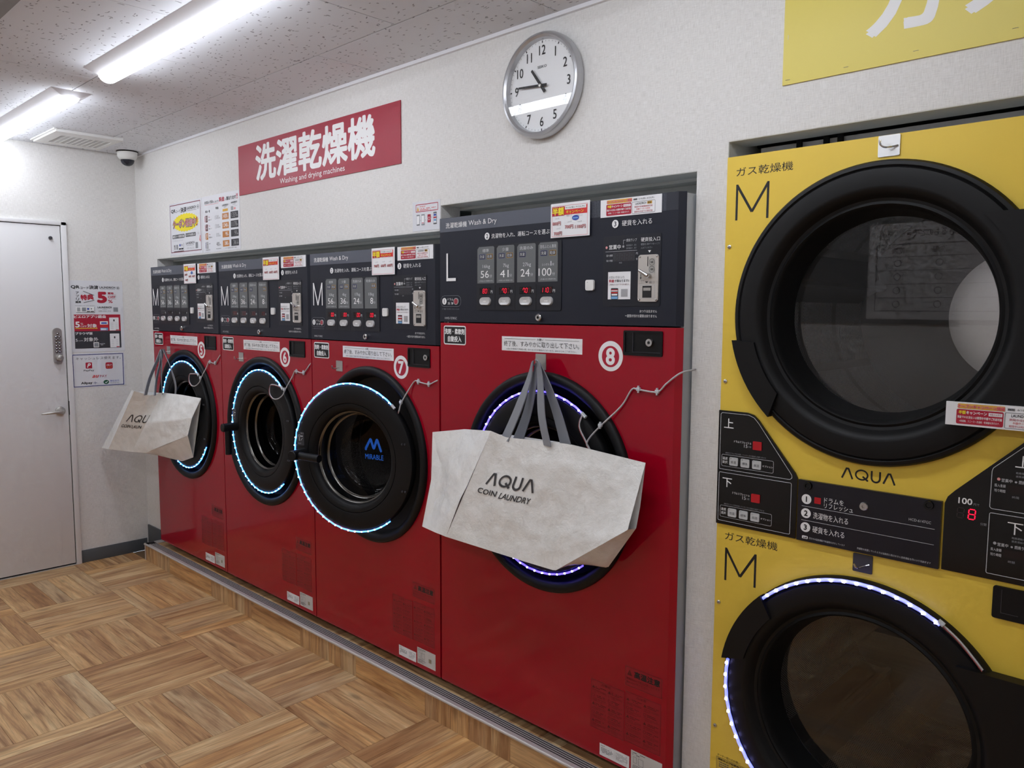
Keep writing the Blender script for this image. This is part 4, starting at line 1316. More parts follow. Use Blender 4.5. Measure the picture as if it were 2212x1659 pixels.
    pr.text('燃焼ランプ', ru(0.184), zt - 0.124, ru(0.148), zt - 0.1155, OFFW, 1)
    pr.text('乾燥運転中…点灯', ru(0.184), zt - 0.1365, ru(0.149), zt - 0.1315, MIDG, 1, res=1); pr.text('送風運転中…消灯', ru(0.184), zt - 0.1445, ru(0.149), zt - 0.1395, MIDG, 1, res=1)
    pr.line((ru(0.257), zt - 0.149), (ru(0.147), zt - 0.149), 0.0008, OFFW, 1)
    pr.rect(ru(0.229), zt - 0.177, ru(0.154), zt - 0.1525, PCHAR, 1)
    for i in range(4): pr.seg7('8', ru(0.22) + i * 0.0165, zt - 0.1745, 0.0095, 0.0185, OFFLED, 2)
    pr.text('投入金額', ru(0.253), zt - 0.163, ru(0.231), zt - 0.157, OFFW, 1, res=1); pr.text('残り時間', ru(0.253), zt - 0.178, ru(0.231), zt - 0.172, OFFW, 1, res=1)
    pr.text('円', ru(0.15), zt - 0.161, ru(0.144), zt - 0.155, OFFW, 1); pr.text('分', ru(0.15), zt - 0.176, ru(0.144), zt - 0.17, OFFW, 1); pr.text('時間', ru(0.208), zt - 0.184, ru(0.198), zt - 0.1795, MIDG, 1, res=1)
    pr.text('硬貨投入口', ru(0.134), zt - 0.1265, ru(0.072), zt - 0.115, WHITE, 1)
    pr.text('硬貨を1枚ずつゆっくり', ru(0.134), zt - 0.137, ru(0.073), zt - 0.1305, MIDG, 1, res=1); pr.text('入れてください', ru(0.134), zt - 0.1465, ru(0.096), zt - 0.1405, MIDG, 1, res=1)
    pr.poly([(ru(0.105) - 0.005, zt - 0.151), (ru(0.105), zt - 0.1575), (ru(0.105) + 0.005, zt - 0.151)], WHITE, 1)
    B(pr, 'status_display', cp, sh('p_status')); pr = front(x0, FY - 0.0016)
    pr.text('おつりは出ません', ru(0.134), zt - 0.3225, ru(0.0765), zt - 0.3145, WHITE, 1); pr.text('一度受け付けた硬貨は戻りません', ru(0.184), zt - 0.336, ru(0.0765), zt - 0.3275, WHITE, 1)
    B(pr, 'refund_print', cp, sh('p_refund'))
    # red button, sensor card, lock
    q = MB(); q.lathe(x0 + 0.0872, zt - 0.2885, [(0.0, 0.004), (0.009, 0.004), (0.0095, 0.002)], mat('dull_red', (160, 50, 66), 0.4), 24, y=FY); q.lathe(x0 + 0.0872, zt - 0.2885, [(0.0115, 0.0), (0.0115, 0.0035), (0.0095, 0.0035), (0.0095, 0.0)], SILV, 24, y=FY); B(q, 'drum_wash_button', cp, sh('redbtn'))
    q = MB(); q.prism(rrect(x0 + ru(0.326), zt - 0.2585, x0 + ru(0.2955), zt - 0.2275, 0.006), FY - 0.007, FY - 0.0002, WHITEPL); q.lathe(x0 + ru(0.318), zt - 0.235, [(0.0, 0.0074), (0.0012, 0.0074)], INKG, 8, y=FY); B(q, 'white_sensor_tag', cp, sh('sensor'))
    lx = cx - 0.0165
    q = MB(); q.lathe(lx, zt - 0.34, [(0.0, 0.004), (0.004, 0.004), (0.0045, 0.011), (0.0095, 0.0115), (0.0118, 0.009), (0.0122, 0.0)], CHROME, 26, y=FY); q.lathe(lx, zt - 0.34, [(0.0, 0.0045), (0.0042, 0.0045)], INK, 14, y=FY); B(q, 'panel_lock', cp, sh('lock'))
    # coin unit
    q = MB(); q.prism(rrect(x0 + ru(0.14), zt - 0.292, x0 + ru(0.0735), zt - 0.163, 0.008), FY - 0.005, FY - 0.001, PLATE); cu = B(q, 'coin_unit', t, sh('coin'))
    q = MB(); q.box(x0 + ru(0.1092), x0 + ru(0.1072), FY - 0.0056, FY - 0.0045, zt - 0.195, zt - 0.1685, INK); B(q, 'coin_slot', cu, sh('slot'))
    pr = front(x0, FY - 0.005)
    pr.rect(ru(0.1045), zt - 0.214, ru(0.084), zt - 0.174, SATIN, 1, 0.001)
    for z, s in ((zt - 0.184, '500'), (zt - 0.2035, '100')):
        pr.ring(ru(0.0945), z, 0.009, 0.0008, INK, 2); pr.th(s, ru(0.0945), z - 0.003, 0.006, INK, 2, align='c', bold=0.02, aspect=0.8)
    B(pr, 'coin_value_print', cu, sh('coinvalue')); pr = front(x0, FY - 0.005)
    pr.line((ru(0.1305), zt - 0.215), (ru(0.1305), zt - 0.226), 0.0018, INK, 1); pr.poly([(ru(0.1335), zt - 0.225), (ru(0.1305), zt - 0.231), (ru(0.1275), zt - 0.225)], INK, 1)
    pr.text('つまり', ru(0.1355), zt - 0.237, ru(0.12), zt - 0.232, INKG, 1, res=1); pr.text('レバー', ru(0.1355), zt - 0.2435, ru(0.12), zt - 0.2385, INKG, 1, res=1)
    pr.poly([(ru(0.116), zt - 0.2365), (ru(0.1105), zt - 0.241), (ru(0.105), zt - 0.2365)], INK, 1); pr.text('戻り口', ru(0.102), zt - 0.2425, ru(0.085), zt - 0.236, INKG, 1, res=1)
    B(pr, 'lever_print', cu, sh('leverprint')); pr = front(x0, FY - 0.005)
    pr.frame(ru(0.133), zt - 0.283, ru(0.083), zt - 0.2455, 0.0012, SILV, 1, 0.002)
    B(pr, 'return_frame', cu, sh('retframe'))
    q = MB(); q.box(x0 + ru(0.124), x0 + ru(0.094), FY - 0.0054, FY - 0.0046, zt - 0.281, zt - 0.2485, INK); q.box(x0 + ru(0.121), x0 + ru(0.0965), FY - 0.0062, FY - 0.0052, zt - 0.262, zt - 0.2535, SATIN); B(q, 'return_cup', cu, sh('cup'))
    for a in (0.1345, 0.079):
        for b in (0.1685, 0.2865):
            q = MB(); q.lathe(x0 + ru(a), zt - b, [(0.0, 0.0072), (0.0022, 0.0068), (0.0034, 0.005)], CHROME, 12, y=FY); B(q, 'screw', cu, sh('scr%g%g' % (a, b)))
    q = MB()
    q.tube([(x0 + ru(0.101), FY - 0.005, zt - 0.221), (x0 + ru(0.101), FY - 0.018, zt - 0.221)], 0.0065, CHROME, 12)
    q.tube([(x0 + ru(0.101), FY - 0.016, zt - 0.221), (x0 + ru(0.113), FY - 0.018, zt - 0.214), (x0 + ru(0.127), FY - 0.018, zt - 0.2065)], [0.006, 0.005, 0.0045], CHROME, 12)
    B(q, 'return_lever', cu, sh('lever'))
    # payment notice beside the coin unit
    pr = front(x0, FY - 0.0016)
    a0, a1, b0, b1 = ru(0.246), ru(0.167), zt - 0.285, zt - 0.207
    pr.rect(a0, b0, a1, b1, PAPER, 1)
    pr.text('お支払い方法により', a0 + 0.003, b1 - 0.019, a0 + 0.057, b1 - 0.0115, INKG, 2); pr.text('料金', a0 + 0.004, b1 - 0.03, a0 + 0.022, b1 - 0.021, PRED, 2, bold=0.04); pr.text('が異なります!!', a0 + 0.024, b1 - 0.0295, a0 + 0.074, b1 - 0.0215, INK, 2, bold=0.02)
    pr.text('ご利用はピエロアプリがお得です', a0 + 0.004, b1 - 0.0385, a0 + 0.074, b1 - 0.0335, STKDARK, 2, res=1)
    pr.rect(a0 + 0.011, b0, a0 + 0.037, b1 - 0.046, PCHAR, 2, 0.003); pr.rect(a0 + 0.0125, b0 + 0.0255, a0 + 0.0355, b1 - 0.05, PRED, 3); pr.rect(a0 + 0.0125, b0 + 0.0225, a0 + 0.0355, b0 + 0.0255, WHITE, 3); pr.rect(a0 + 0.0125, b0 + 0.0175, a0 + 0.0355, b0 + 0.0205, PREDB, 3); pr.rect(a0 + 0.014, b0 + 0.011, a0 + 0.034, b0 + 0.0155, WHITE, 3); pr.rect(a0 + 0.0125, b0 + 0.001, a0 + 0.0355, b0 + 0.0085, PSKY, 3)
    pr.rect(a0 + 0.047, b0 + 0.007, a0 + 0.07, b0 + 0.029, INKL, 2)
    B(pr, 'payment_notice', t, sh('paynote'))
    # campaign card standing a little proud
    ca0, ca1 = c0 + 0.03, c0 + (0.181 if isL else 0.1735)
    cb1 = zt + (0.004 if isL else 0.001); cb0 = cb1 - 0.102
    q = MB(); q.box(x0 + ca0, x0 + ca1, FY - 0.0062, FY - 0.005, cb0, cb1, PAPER)
    cdx = B(q, 'campaign_card')
    pr = front(x0, FY - 0.0062)
    pr.frame(ca0 + 0.005, cb0 + 0.003, ca1 - 0.008, cb1 - 0.008, 0.0012, PPINK, 1)
    pr.rect(ca0 + 0.006, cb1 - 0.036, ca1 - 0.0095, cb1 - 0.011, PREDB, 1)
    pr.rect(ca0 + 0.006, cb1 - 0.0375, ca0 + 0.054, cb1 - 0.0105, PRED, 2); pr.text('半額', ca0 + 0.007, cb1 - 0.036, ca0 + 0.053, cb1 - 0.012, PYEL, 3, bold=0.04)
    pr.rect(ca0 + 0.057, cb1 - 0.0205, ca1 - 0.013, cb1 - 0.011, WHITE, 2); pr.text('9/10(金)~9/23(木)', ca0 + 0.06, cb1 - 0.019, ca1 - 0.018, cb1 - 0.0125, INK, 3); pr.text('キャンペーン', ca0 + 0.062, cb1 - 0.0335, ca1 - 0.022, cb1 - 0.0235, PYEL, 3, bold=0.02)
    for (s, ua, va, k) in cardprices:
        wd_ = 0.0082 * len(s)
        pr.text(s, ca0 + ua, cb0 + va, ca0 + ua + wd_, cb0 + va + 0.012, STKDARK, 2, bold=0.055); pr.text(s, ca0 + ua + 0.0008, cb0 + va + 0.0008, ca0 + ua + wd_ - 0.0008, cb0 + va + 0.0112, PPINK, 3, bold=0.015)
        pr.text('乾燥コース', ca0 + ua + 0.006, cb0 + va + 0.036 * k, ca0 + ua + 0.028, cb0 + va + 0.036 * k + 0.006, INKL, 2, res=1)
        pr.text('1,400円', ca0 + ua + 0.01, cb0 + va + 0.018, ca0 + ua + 0.026, cb0 + va + 0.023, INKL, 2, res=1)
    if num in (5, 8):
        pr.circle(ca0 + 0.098, cb0 + 0.055, 0.0135, PBLUE, 2, 24, 0.0075); pr.rect(ca0 + 0.088, cb0 + 0.0525, ca0 + 0.108, cb0 + 0.0565, PSKY, 3)
    B(pr, 'card_print', cdx)
    # opening campaign notice
    oa0, oa1 = (W - 0.277, W - 0.069) if isL else (W - 0.235, W - 0.03)
    ob1 = zt - 0.001; ob0 = ob1 - 0.05
    q = MB(); q.box(x0 + oa0, x0 + oa1, FY - 0.0016, FY - 0.0007, ob0, ob1, PAPER)
    on = B(q, 'opening_notice', share=sh('opn'))
    pr = front(x0, FY - 0.0016)
    opening(pr, oa0, ob0, oa1 - oa0, ob1 - ob0)
    B(pr, 'notice_print', on, sh('opnp'))
    # stickers on the red front
    pr = front(x0, FY)
    s0, s1, sa, sb = 0.0205, 0.1355, zt - 0.439, zt - 0.3725
    pr.rect(s0, sa, s1, sb, WHITE, 1, 0.008); pr.rect(s0 + 0.004, sa + 0.004, s1 - 0.004, sb - 0.004, INK, 2, 0.005)
    pr.text('洗剤・柔軟剤', s0 + 0.006, sa + 0.036, s1 - 0.006, sa + 0.0565, WHITE, 3, bold=0.035); pr.text('自動投入', s0 + 0.022, sa + 0.0095, s1 - 0.022, sa + 0.031, WHITE, 3, bold=0.035)
    B(pr, 'detergent_sticker', fp, sh('det'))
    pr = front(x0, FY)
    n0, n1 = c0 - 0.184, c0 + 0.155
    nb1 = zt - (0.4025 if isL else 0.381); nb0 = nb1 - 0.0465
    pr.rect(n0, nb0, n1, nb1, PAPER, 1)
    pr.line((n0 + 0.012, nb1 - 0.0075), (n0 + 0.15, nb1 - 0.0075), 0.001, INKG, 2); pr.line((n1 - 0.15, nb1 - 0.0075), (n1 - 0.012, nb1 - 0.0075), 0.001, INKG, 2); pr.text('お願い', n0 + 0.156, nb1 - 0.011, n0 + 0.183, nb1 - 0.0035, INK, 2)
    pr.text('終了後、すみやかに取り出して下さい。', n0 + 0.01, nb0 + 0.0145, n1 - 0.012, nb0 + 0.0325, INK, 2)
    pr.text('※次のお客様がご利用の際、取り出される場合がございます。あらかじめご了承下さい。', n0 + 0.022, nb0 + 0.0035, n1 - 0.022, nb0 + 0.0095, INKG, 2, res=1)
    B(pr, 'request_notice', fp, sh('req'))
    pr = front(x0, FY)
    bu, bv = (W - 0.234 if isL else W - 0.221), zt - 0.449
    pr.circle(bu, bv, 0.044, WHITE, 1, 48); pr.circle(bu, bv - 0.001, 0.031, PRED, 2, 40); pr.th(str(num), bu, bv - 0.026, 0.05, WHITE, 3, align='c', bold=0.035, res=4)
    B(pr, 'number_badge', fp)
    # lock recess
    k0, k1 = (W - 0.187, W - 0.056) if isL else (W - 0.177, W - 0.05)
    kb1, kb0 = zt - 0.373, zt - 0.4435
    q = MB()
    a = rrect(x0 + k0, kb0, x0 + k1, kb1, 0.005); b = rrect(x0 + k0 + 0.006, kb0 + 0.008, x0 + k1 - 0.005, kb1 - 0.005, 0.003)
    n = len(a)
    q.add([(u, FY - 0.0005, v) for u, v in a] + [(u, FY - 0.004, v) for u, v in a] + [(u, FY - 0.004, v) for u, v in b] + [(u, FY - 0.0008, v) for u, v in b],
          [(L_ * n + i, L_ * n + (i + 1) % n, (L_ + 1) * n + (i + 1) % n, (L_ + 1) * n + i) for L_ in range(3) for i in range(n)] + [tuple(3 * n + i for i in range(n))], BLACK)
    q.box(x0 + k0 + 0.032, x0 + k0 + 0.0334, FY - 0.0038, FY - 0.0008, kb0 + 0.01, kb1 - 0.006, GREYP)
    q.box(x0 + k0 + 0.032, x0 + k1 - 0.006, FY - 0.0038, FY - 0.0008, kb0 + 0.0095, kb0 + 0.0108, GREYP)
    lb = B(q, 'lock_recess', t, sh('lockbox'))
    q = MB(); q.lathe(x0 + k1 - 0.042 if isL else x0 + k1 - 0.021, kb0 + 0.038, [(0.0, 0.0065), (0.004, 0.0065), (0.0045, 0.008), (0.0105, 0.008), (0.0115, 0.006), (0.0118, 0.001)], CHROME, 26, y=FY); q.lathe(x0 + k1 - 0.042 if isL else x0 + k1 - 0.021, kb0 + 0.038, [(0.0, 0.0068), (0.004, 0.0068)], INK, 12, y=FY)
    if num >= 7: B(q, 'key_lock', lb, None)
    # caution stickers at the bottom
    pr = front(x0, FY)
    h0, h1 = W - 0.162, W - 0.032
    hz1, hz0 = (0.459, 0.398) if isL else (0.467, 0.408)
    pr.rect(h0, hz0, h1, hz1, STKRED, 1, 0.003); pr.frame(h0 + 0.002, hz0 + 0.002, h1 - 0.002, hz1 - 0.002, 0.0008, STKDARK, 2)
    pr.poly([(h0 + 0.008, hz1 - 0.027), (h0 + 0.026, hz1 - 0.027), (h0 + 0.017, hz1 - 0.009)], STKDARK, 2); pr.rect(h0 + 0.0163, hz1 - 0.023, h0 + 0.0177, hz1 - 0.015, STKRED, 3)
    pr.text('高温注意', h0 + 0.033, hz1 - 0.029, h1 - 0.008, hz1 - 0.008, INK, 2, bold=0.035)
    pr.text('乾燥中はドア周辺が熱くなります。', h0 + 0.006, hz0 + 0.02, h1 - 0.006, hz0 + 0.0275, STKDARK, 2, res=1); pr.text('触れないでください。', h0 + 0.006, hz0 + 0.0095, h0 + 0.085, hz0 + 0.017, STKDARK, 2, res=1)
    B(pr, 'hot_surface_sticker', fp, sh('hot'))
    for j, (a0, a1, b0, b1) in enumerate((((W - 0.288, W - 0.162, 0.222, 0.377) if isL else (W - 0.287, W - 0.163, 0.235, 0.387)), ((W - 0.16, W - 0.034, 0.226, 0.382) if isL else (W - 0.16, W - 0.034, 0.238, 0.391)))):
        pr = front(x0, FY)
        pr.rect(a0, b0, a1, b1, STKRED, 1, 0.003); pr.frame(a0 + 0.0015, b0 + 0.0015, a1 - 0.0015, b1 - 0.0015, 0.0007, STKDARK, 2)
        pr.text('△警告' if j == 0 else '△注意', a0 + 0.04, b1 - 0.013, a0 + 0.075, b1 - 0.005, STKDARK, 2)
        random.seed(5 + j)
        for c_ in range(2):
            for r_ in range(5):
                ua = a0 + 0.005 + c_ * 0.06; vb = b1 - 0.019 - r_ * 0.0265
                if r_ % 2 == 0: pr.poly([(ua, vb - 0.009), (ua + 0.011, vb - 0.009), (ua + 0.0055, vb)], STKDARK, 2)
                else: pr.ring(ua + 0.0055, vb - 0.005, 0.005, 0.001, STKDARK, 2, 14)
                pr.scribble(ua + 0.014, vb - 0.01, ua + 0.053, vb, STKDARK, 2, 2); pr.scribble(ua + 0.002, vb - 0.0225, ua + 0.053, vb - 0.012, STKDARK, 2, 3, 0.9, 0.3)
        B(pr, 'warning_sticker', fp, sh('warn%d' % j))
    pr = front(x0, FY)
    a0, a1, b0, b1 = (W - 0.251, W - 0.141, 0.145, 0.183) if isL else (W - 0.249, W - 0.143, 0.15, 0.19)
    pr.rect(a0, b0, a1, b1, PAPER, 1); pr.text('AQUA', a0 + 0.005, b1 - 0.0085, a0 + 0.02, b1 - 0.004, INK, 2); pr.scribble(a0 + 0.006, b0 + 0.01, a0 + 0.05, b1 - 0.011, INKG, 2, 4); pr.scribble(a0 + 0.062, b0 + 0.008, a1 - 0.006, b1 - 0.006, INKL, 2, 6)
    B(pr, 'rating_label', fp, sh('rate'))
    pr = front(x0, FY)
    a0, a1, b0, b1 = (W - 0.135, W - 0.027, 0.145, 0.208) if isL else (W - 0.136, W - 0.029, 0.153, 0.216)
    pr.rect(a0, b0, a1, b1, mat('label_grey', (206, 203, 200), 0.6), 1); pr.scribble(a0 + 0.005, b1 - 0.014, a0 + 0.05, b1 - 0.003, INKG, 2, 2); pr.frame(a0 + 0.008, b0 + 0.026, a0 + 0.02, b1 - 0.018, 0.0008, INKG, 2); pr.frame(a0 + 0.026, b0 + 0.024, a0 + 0.044, b1 - 0.018, 0.0008, INKG, 2); pr.scribble(a0 + 0.006, b0 + 0.005, a0 + 0.05, b0 + 0.021, INKG, 2, 4); pr.rect(a0 + 0.068, b0 + 0.02, a0 + 0.083, b0 + 0.035, mat('tan_print', (150, 142, 120), 0.6), 2)
    B(pr, 'installation_label', fp, sh('inst'))
    # door ring with lit recess
    q = MB(); q.lathe(cx, cz, [(0.352, -0.001), (0.352, 0.006), (0.348, 0.014), (0.34, 0.018), (0.33, 0.017), (0.321, 0.012), (0.316, 0.004), (0.313, -0.02), (0.306, -0.038), (0.292, -0.046), (0.24, -0.048), (0.21, -0.05), (0.205, -0.09)], BLACK, 96, y=FY)
    rg = B(q, 'door_ring', t, sh('ring'))
    # drum
    q = MB()
    q.lathe(cx, cz, [(0.25, -0.10), (0.25, -0.48)], PERF, 96, y=FY, uvs=(2.0, 150))
    q.lathe(cx, cz, [(0.2, -0.09), (0.25, -0.1)], brushed('drum_lip_steel', (110, 108, 106), 0.35), 72, y=FY)
    q.lathe(cx, cz, [(0.25, -0.48), (0.2, -0.485), (0.17, -0.478), (0.06, -0.48), (0.0, -0.47)], brushed('drum_back_steel', (84, 83, 82), 0.4), 72, y=FY)
    B(q, 'drum', t, sh('drum'))
    # door (built closed, then swung about its right hinge)
    hx = cx + 0.30
    dy = FY - 0.010
    MT = None
    if theta:
        MT = Matrix.Translation((hx, dy, 0)) @ Matrix.Rotation(R(theta), 4, 'Z') @ Matrix.Translation((-hx, -dy, 0))
    shd = (lambda n: sh('d_' + n)) if not theta else (lambda n: None)
    q = MB(); q.lathe(cx, cz, [(0.205, -0.04), (0.278, -0.032), (0.285, -0.02), (0.286, 0.0), (0.282, 0.006), (0.27, 0.009), (0.219, 0.014), (0.2155, 0.0125), (0.214, 0.009), (0.2125, 0.0125), (0.2, 0.012), (0.19, 0.007), (0.184, -0.002), (0.181, -0.012)], BLACK, 96, y=dy)
    dr = q.build('door', t, shd('door'), MT)
    q = MB(); q.lathe(cx, cz, [(0.184, -0.006), (0.181, -0.011), (0.178, -0.012), (0.174, -0.016)], mat('bowl_rim_metal', (120, 118, 114), 0.2, 1.0), 80, y=dy); q.lathe(cx, cz, [(0.17, -0.05), (0.166, -0.052), (0.162, -0.056)], mat('bowl_rim_metal', (120, 118, 114), 0.2, 1.0), 72, y=dy); q.build('inner_trim', dr, shd('trim'), MT)
    q = MB(); q.lathe(cx, cz, [(0.18, -0.012), (0.176, -0.03), (0.17, -0.06), (0.163, -0.1), (0.15, -0.125), (0.13, -0.135), (0.0, -0.138)], GLASSW, 72, y=dy); q.build('glass_bowl', dr, shd('bowl'), MT)
    # blue wordmark on the bottom of the bowl
    pr = front(cx, dy + 0.136)
    for a, b in (((-0.042, 0.012), (-0.018, 0.052)), ((-0.016, 0.052), (-0.003, 0.016)), ((0.0, 0.016), (0.014, 0.052)), ((0.016, 0.052), (0.034, 0.008))): pr.line((a[0], cz + a[1]), (b[0], cz + b[1]), 0.011, BLUELOGO, 1)
    pr.circle(-0.041, cz + 0.01, 0.0055, BLUELOGO, 1, 14); pr.circle(0.034, cz + 0.008, 0.0055, BLUELOGO, 1, 14); pr.circle(-0.017, cz + 0.051, 0.0056, BLUELOGO, 1, 14); pr.circle(0.015, cz + 0.051, 0.0056, BLUELOGO, 1, 14); pr.circle(-0.0015, cz + 0.0165, 0.0056, BLUELOGO, 1, 14)
    pr.text('MIRABLE', -0.045, cz - 0.03, 0.046, cz - 0.009, BLUELOGO, 1, bold=0.02, res=3)
    pr.build('wordmark', dr, shd('mirable'), MT)
    # hinge-side pips and handle-direction label
    q = MB()
    for z in (cz + 0.075, cz - 0.105):
        for a in (0.243, 0.256):
            q.lathe(cx + a, z, [(0.0, 0.015), (0.0035, 0.0145), (0.0045, 0.011)], GREYP, 10, y=dy)
    q.build('rivet', dr, shd('rivet'), MT)
    pr = front(cx, dy - 0.0135)
    pr.rect(-0.27, cz + 0.03, -0.232, cz + 0.085, PCHAR, 1, 0.004); pr.ring(-0.257, cz + 0.068, 0.0055, 0.0016, OFFW, 2, 16); pr.line((-0.25, cz + 0.068), (-0.239, cz + 0.068), 0.004, OFFW, 2); pr.line((-0.257, cz + 0.061), (-0.257, cz + 0.048), 0.003, OFFW, 2); pr.line((-0.25, cz + 0.05), (-0.24, cz + 0.06), 0.0015, OFFW, 2); pr.text('ロック', -0.262, cz + 0.035, -0.248, cz + 0.041, OFFW, 2, res=1); pr.text('あける', -0.25, cz + 0.077, -0.235, cz + 0.082, OFFW, 2, res=1)
    pr.build('handle_label', dr, shd('hlabel'), MT)
    # handle: boss and lever
    hu = cx - 0.232
    q = MB()
    q.lathe(hu, cz, [(0.0, 0.088), (0.018, 0.088), (0.0205, 0.085), (0.0205, 0.01)], BLACK, 28, y=dy)
    if theta:
        q.tube([(hu + 0.012, dy - 0.058, cz - 0.002), (hu + 0.06, dy - 0.058, cz - 0.004), (hu + 0.115, dy - 0.058, cz - 0.006)], 0.0155, BLACK, 18)
    else:
        q.tube([(hu, dy - 0.058, cz - 0.012), (hu, dy - 0.058, cz - 0.07), (hu, dy - 0.058, cz - 0.133)], 0.0155, BLACK, 18)
    q.build('door_handle', dr, shd('handle'), MT)
    # light strip round the rim
    a0, a1 = led
    L1, L2 = (LEDC, LEDCD) if strip == 'cyan' else (LEDV, LEDVD)
    N = 110
    span = (360 + a1 - a0)
    pts = [(cx + 0.2905 * math.cos(R(a0 + span * i / N)), dy - 0.004 - 0.0012 * math.sin(i * 1.7), cz + 0.2905 * math.sin(R(a0 + span * i / N))) for i in range(N + 1)]
    q = MB(); q.tube(pts, 0.003, L1, 6); ls = q.build('light_strip', dr, None if num != 6 else None, MT)
    q = MB()
    for i in range(40):
        a = R(a0 + span * (i + 0.5) / 40)
        q.box(cx + 0.2905 * math.cos(a) - 0.0022, cx + 0.2905 * math.cos(a) + 0.0022, dy - 0.0088, dy - 0.0045, cz + 0.2905 * math.sin(a) - 0.0022, cz + 0.2905 * math.sin(a) + 0.0022, L2)
    e = R(a0 - 3)
    tag(q.build('light_chips', ls, None, MT), kind='stuff')
    q = MB(); q.tube([(cx + 0.2905 * math.cos(R(a0 + 1)), dy - 0.004, cz + 0.2905 * math.sin(R(a0 + 1))), (cx + 0.2905 * math.cos(e), dy - 0.004, cz + 0.2905 * math.sin(e))], 0.0058, SILIC, 8); q.build('end_cap', ls, None, MT)
    # clear cable with clips
    s = (MT @ Vector(pts[0])) if MT else Vector(pts[0])
    o = lambda u, z, y=-0.006: (x0 + u, FY + y, z)
    if isL:
        path = [s, o(0.665, cz + 0.20, -0.03), o(0.69, cz + 0.158, -0.03), o(0.711, cz + 0.13, -0.032), o(0.698, cz + 0.148, -0.034), o(0.705, cz + 0.17, -0.03), o(0.74, cz + 0.209, -0.022), o(0.80, cz + 0.27), o(0.835, cz + 0.32), o(0.858, cz + 0.322), o(0.92, cz + 0.32), o(0.95, cz + 0.345), o(W + 0.004, cz + 0.376), (x1 + 0.02, FY + 0.03, cz + 0.384), (x1 + 0.012, 0.02, cz + 0.386)]
        clips = [(0.74, cz + 0.209), (0.858, cz + 0.322), (0.92, cz + 0.32)]
    elif num == 7:
        path = [s, o(0.6, 1.13, -0.03), o(0.612, 1.10, -0.03), o(0.627, 1.094, -0.03), o(0.64, 1.12, -0.028), o(0.648, 1.152, -0.022), o(0.685, 1.215), o(0.71, 1.236), o(0.728, 1.234), o(0.787, 1.229), o(0.82, 1.24), o(W - 0.006, 1.25, 0.012), (x1 - 0.004, FY + 0.035, 1.252)]
        clips = [(0.648, 1.152), (0.728, 1.234), (0.787, 1.229)]
    else:
        path = [s, o(0.575, 1.155, -0.03), o(0.545, 1.15, -0.035), o(0.538, 1.115, -0.035), o(0.565, 1.093, -0.035), o(0.605, 1.094, -0.032), o(0.642, 1.115, -0.028), o(0.651, 1.137, -0.022), o(0.69, 1.2), o(0.71, 1.224), o(0.724, 1.223), o(0.782, 1.221), o(0.81, 1.24), o(W - 0.007, 1.268, 0.005), (x1 - 0.004, FY + 0.035, 1.272)]
        clips = [(0.651, 1.137), (0.724, 1.223), (0.782, 1.221)]
    q = MB(); q.tube(catmull(path, 6), 0.0026, WIRE, 7); cb = q.build('cable', t)
    q = MB(); q.tube(catmull([(p[0], p[1] - 0.003, p[2] - 0.002) for p in path[:5]], 5), 0.001, WIRER, 5); q.build('red_core', cb)
    for i, (u, z) in enumerate(clips):
        q = MB(); yy = -0.02 if i == 0 else 0.0
        q.box(x0 + u - 0.006, x0 + u + 0.006, FY - 0.010 + yy, FY - 0.001 + yy, z - 0.004, z + 0.006, SILIC, 0.0015); q.box(x0 + u - 0.002, x0 + u + 0.002, FY - 0.009 + yy, FY - 0.003 + yy, z - 0.009, z + 0.011, SILIC); q.build('cable_clip', cb)
    # metal hook for a bag
    h0, h1, hb, ht = (0.4615, 0.505, 1.312, 1.3615) if isL else (0.188, 0.2335, 1.243, 1.2865)
    q = MB(); q.prism(rrect(x0 + h0, hb, x0 + h1, ht, 0.002), FY - 0.0022, FY - 0.0003, SATIN)
    hk = q.build('hook', t, sh('hook'))
    hm = x0 + (h0 + h1) / 2
    q = MB(); q.tube([(hm, FY - 0.002, hb + 0.014), (hm, FY - 0.03, hb + 0.012), (hm, FY - 0.036, hb + 0.016), (hm, FY - 0.037, hb + 0.026)], 0.0022, CHROME, 8); q.build('hook_wire', hk, sh('hookw'))
    return t

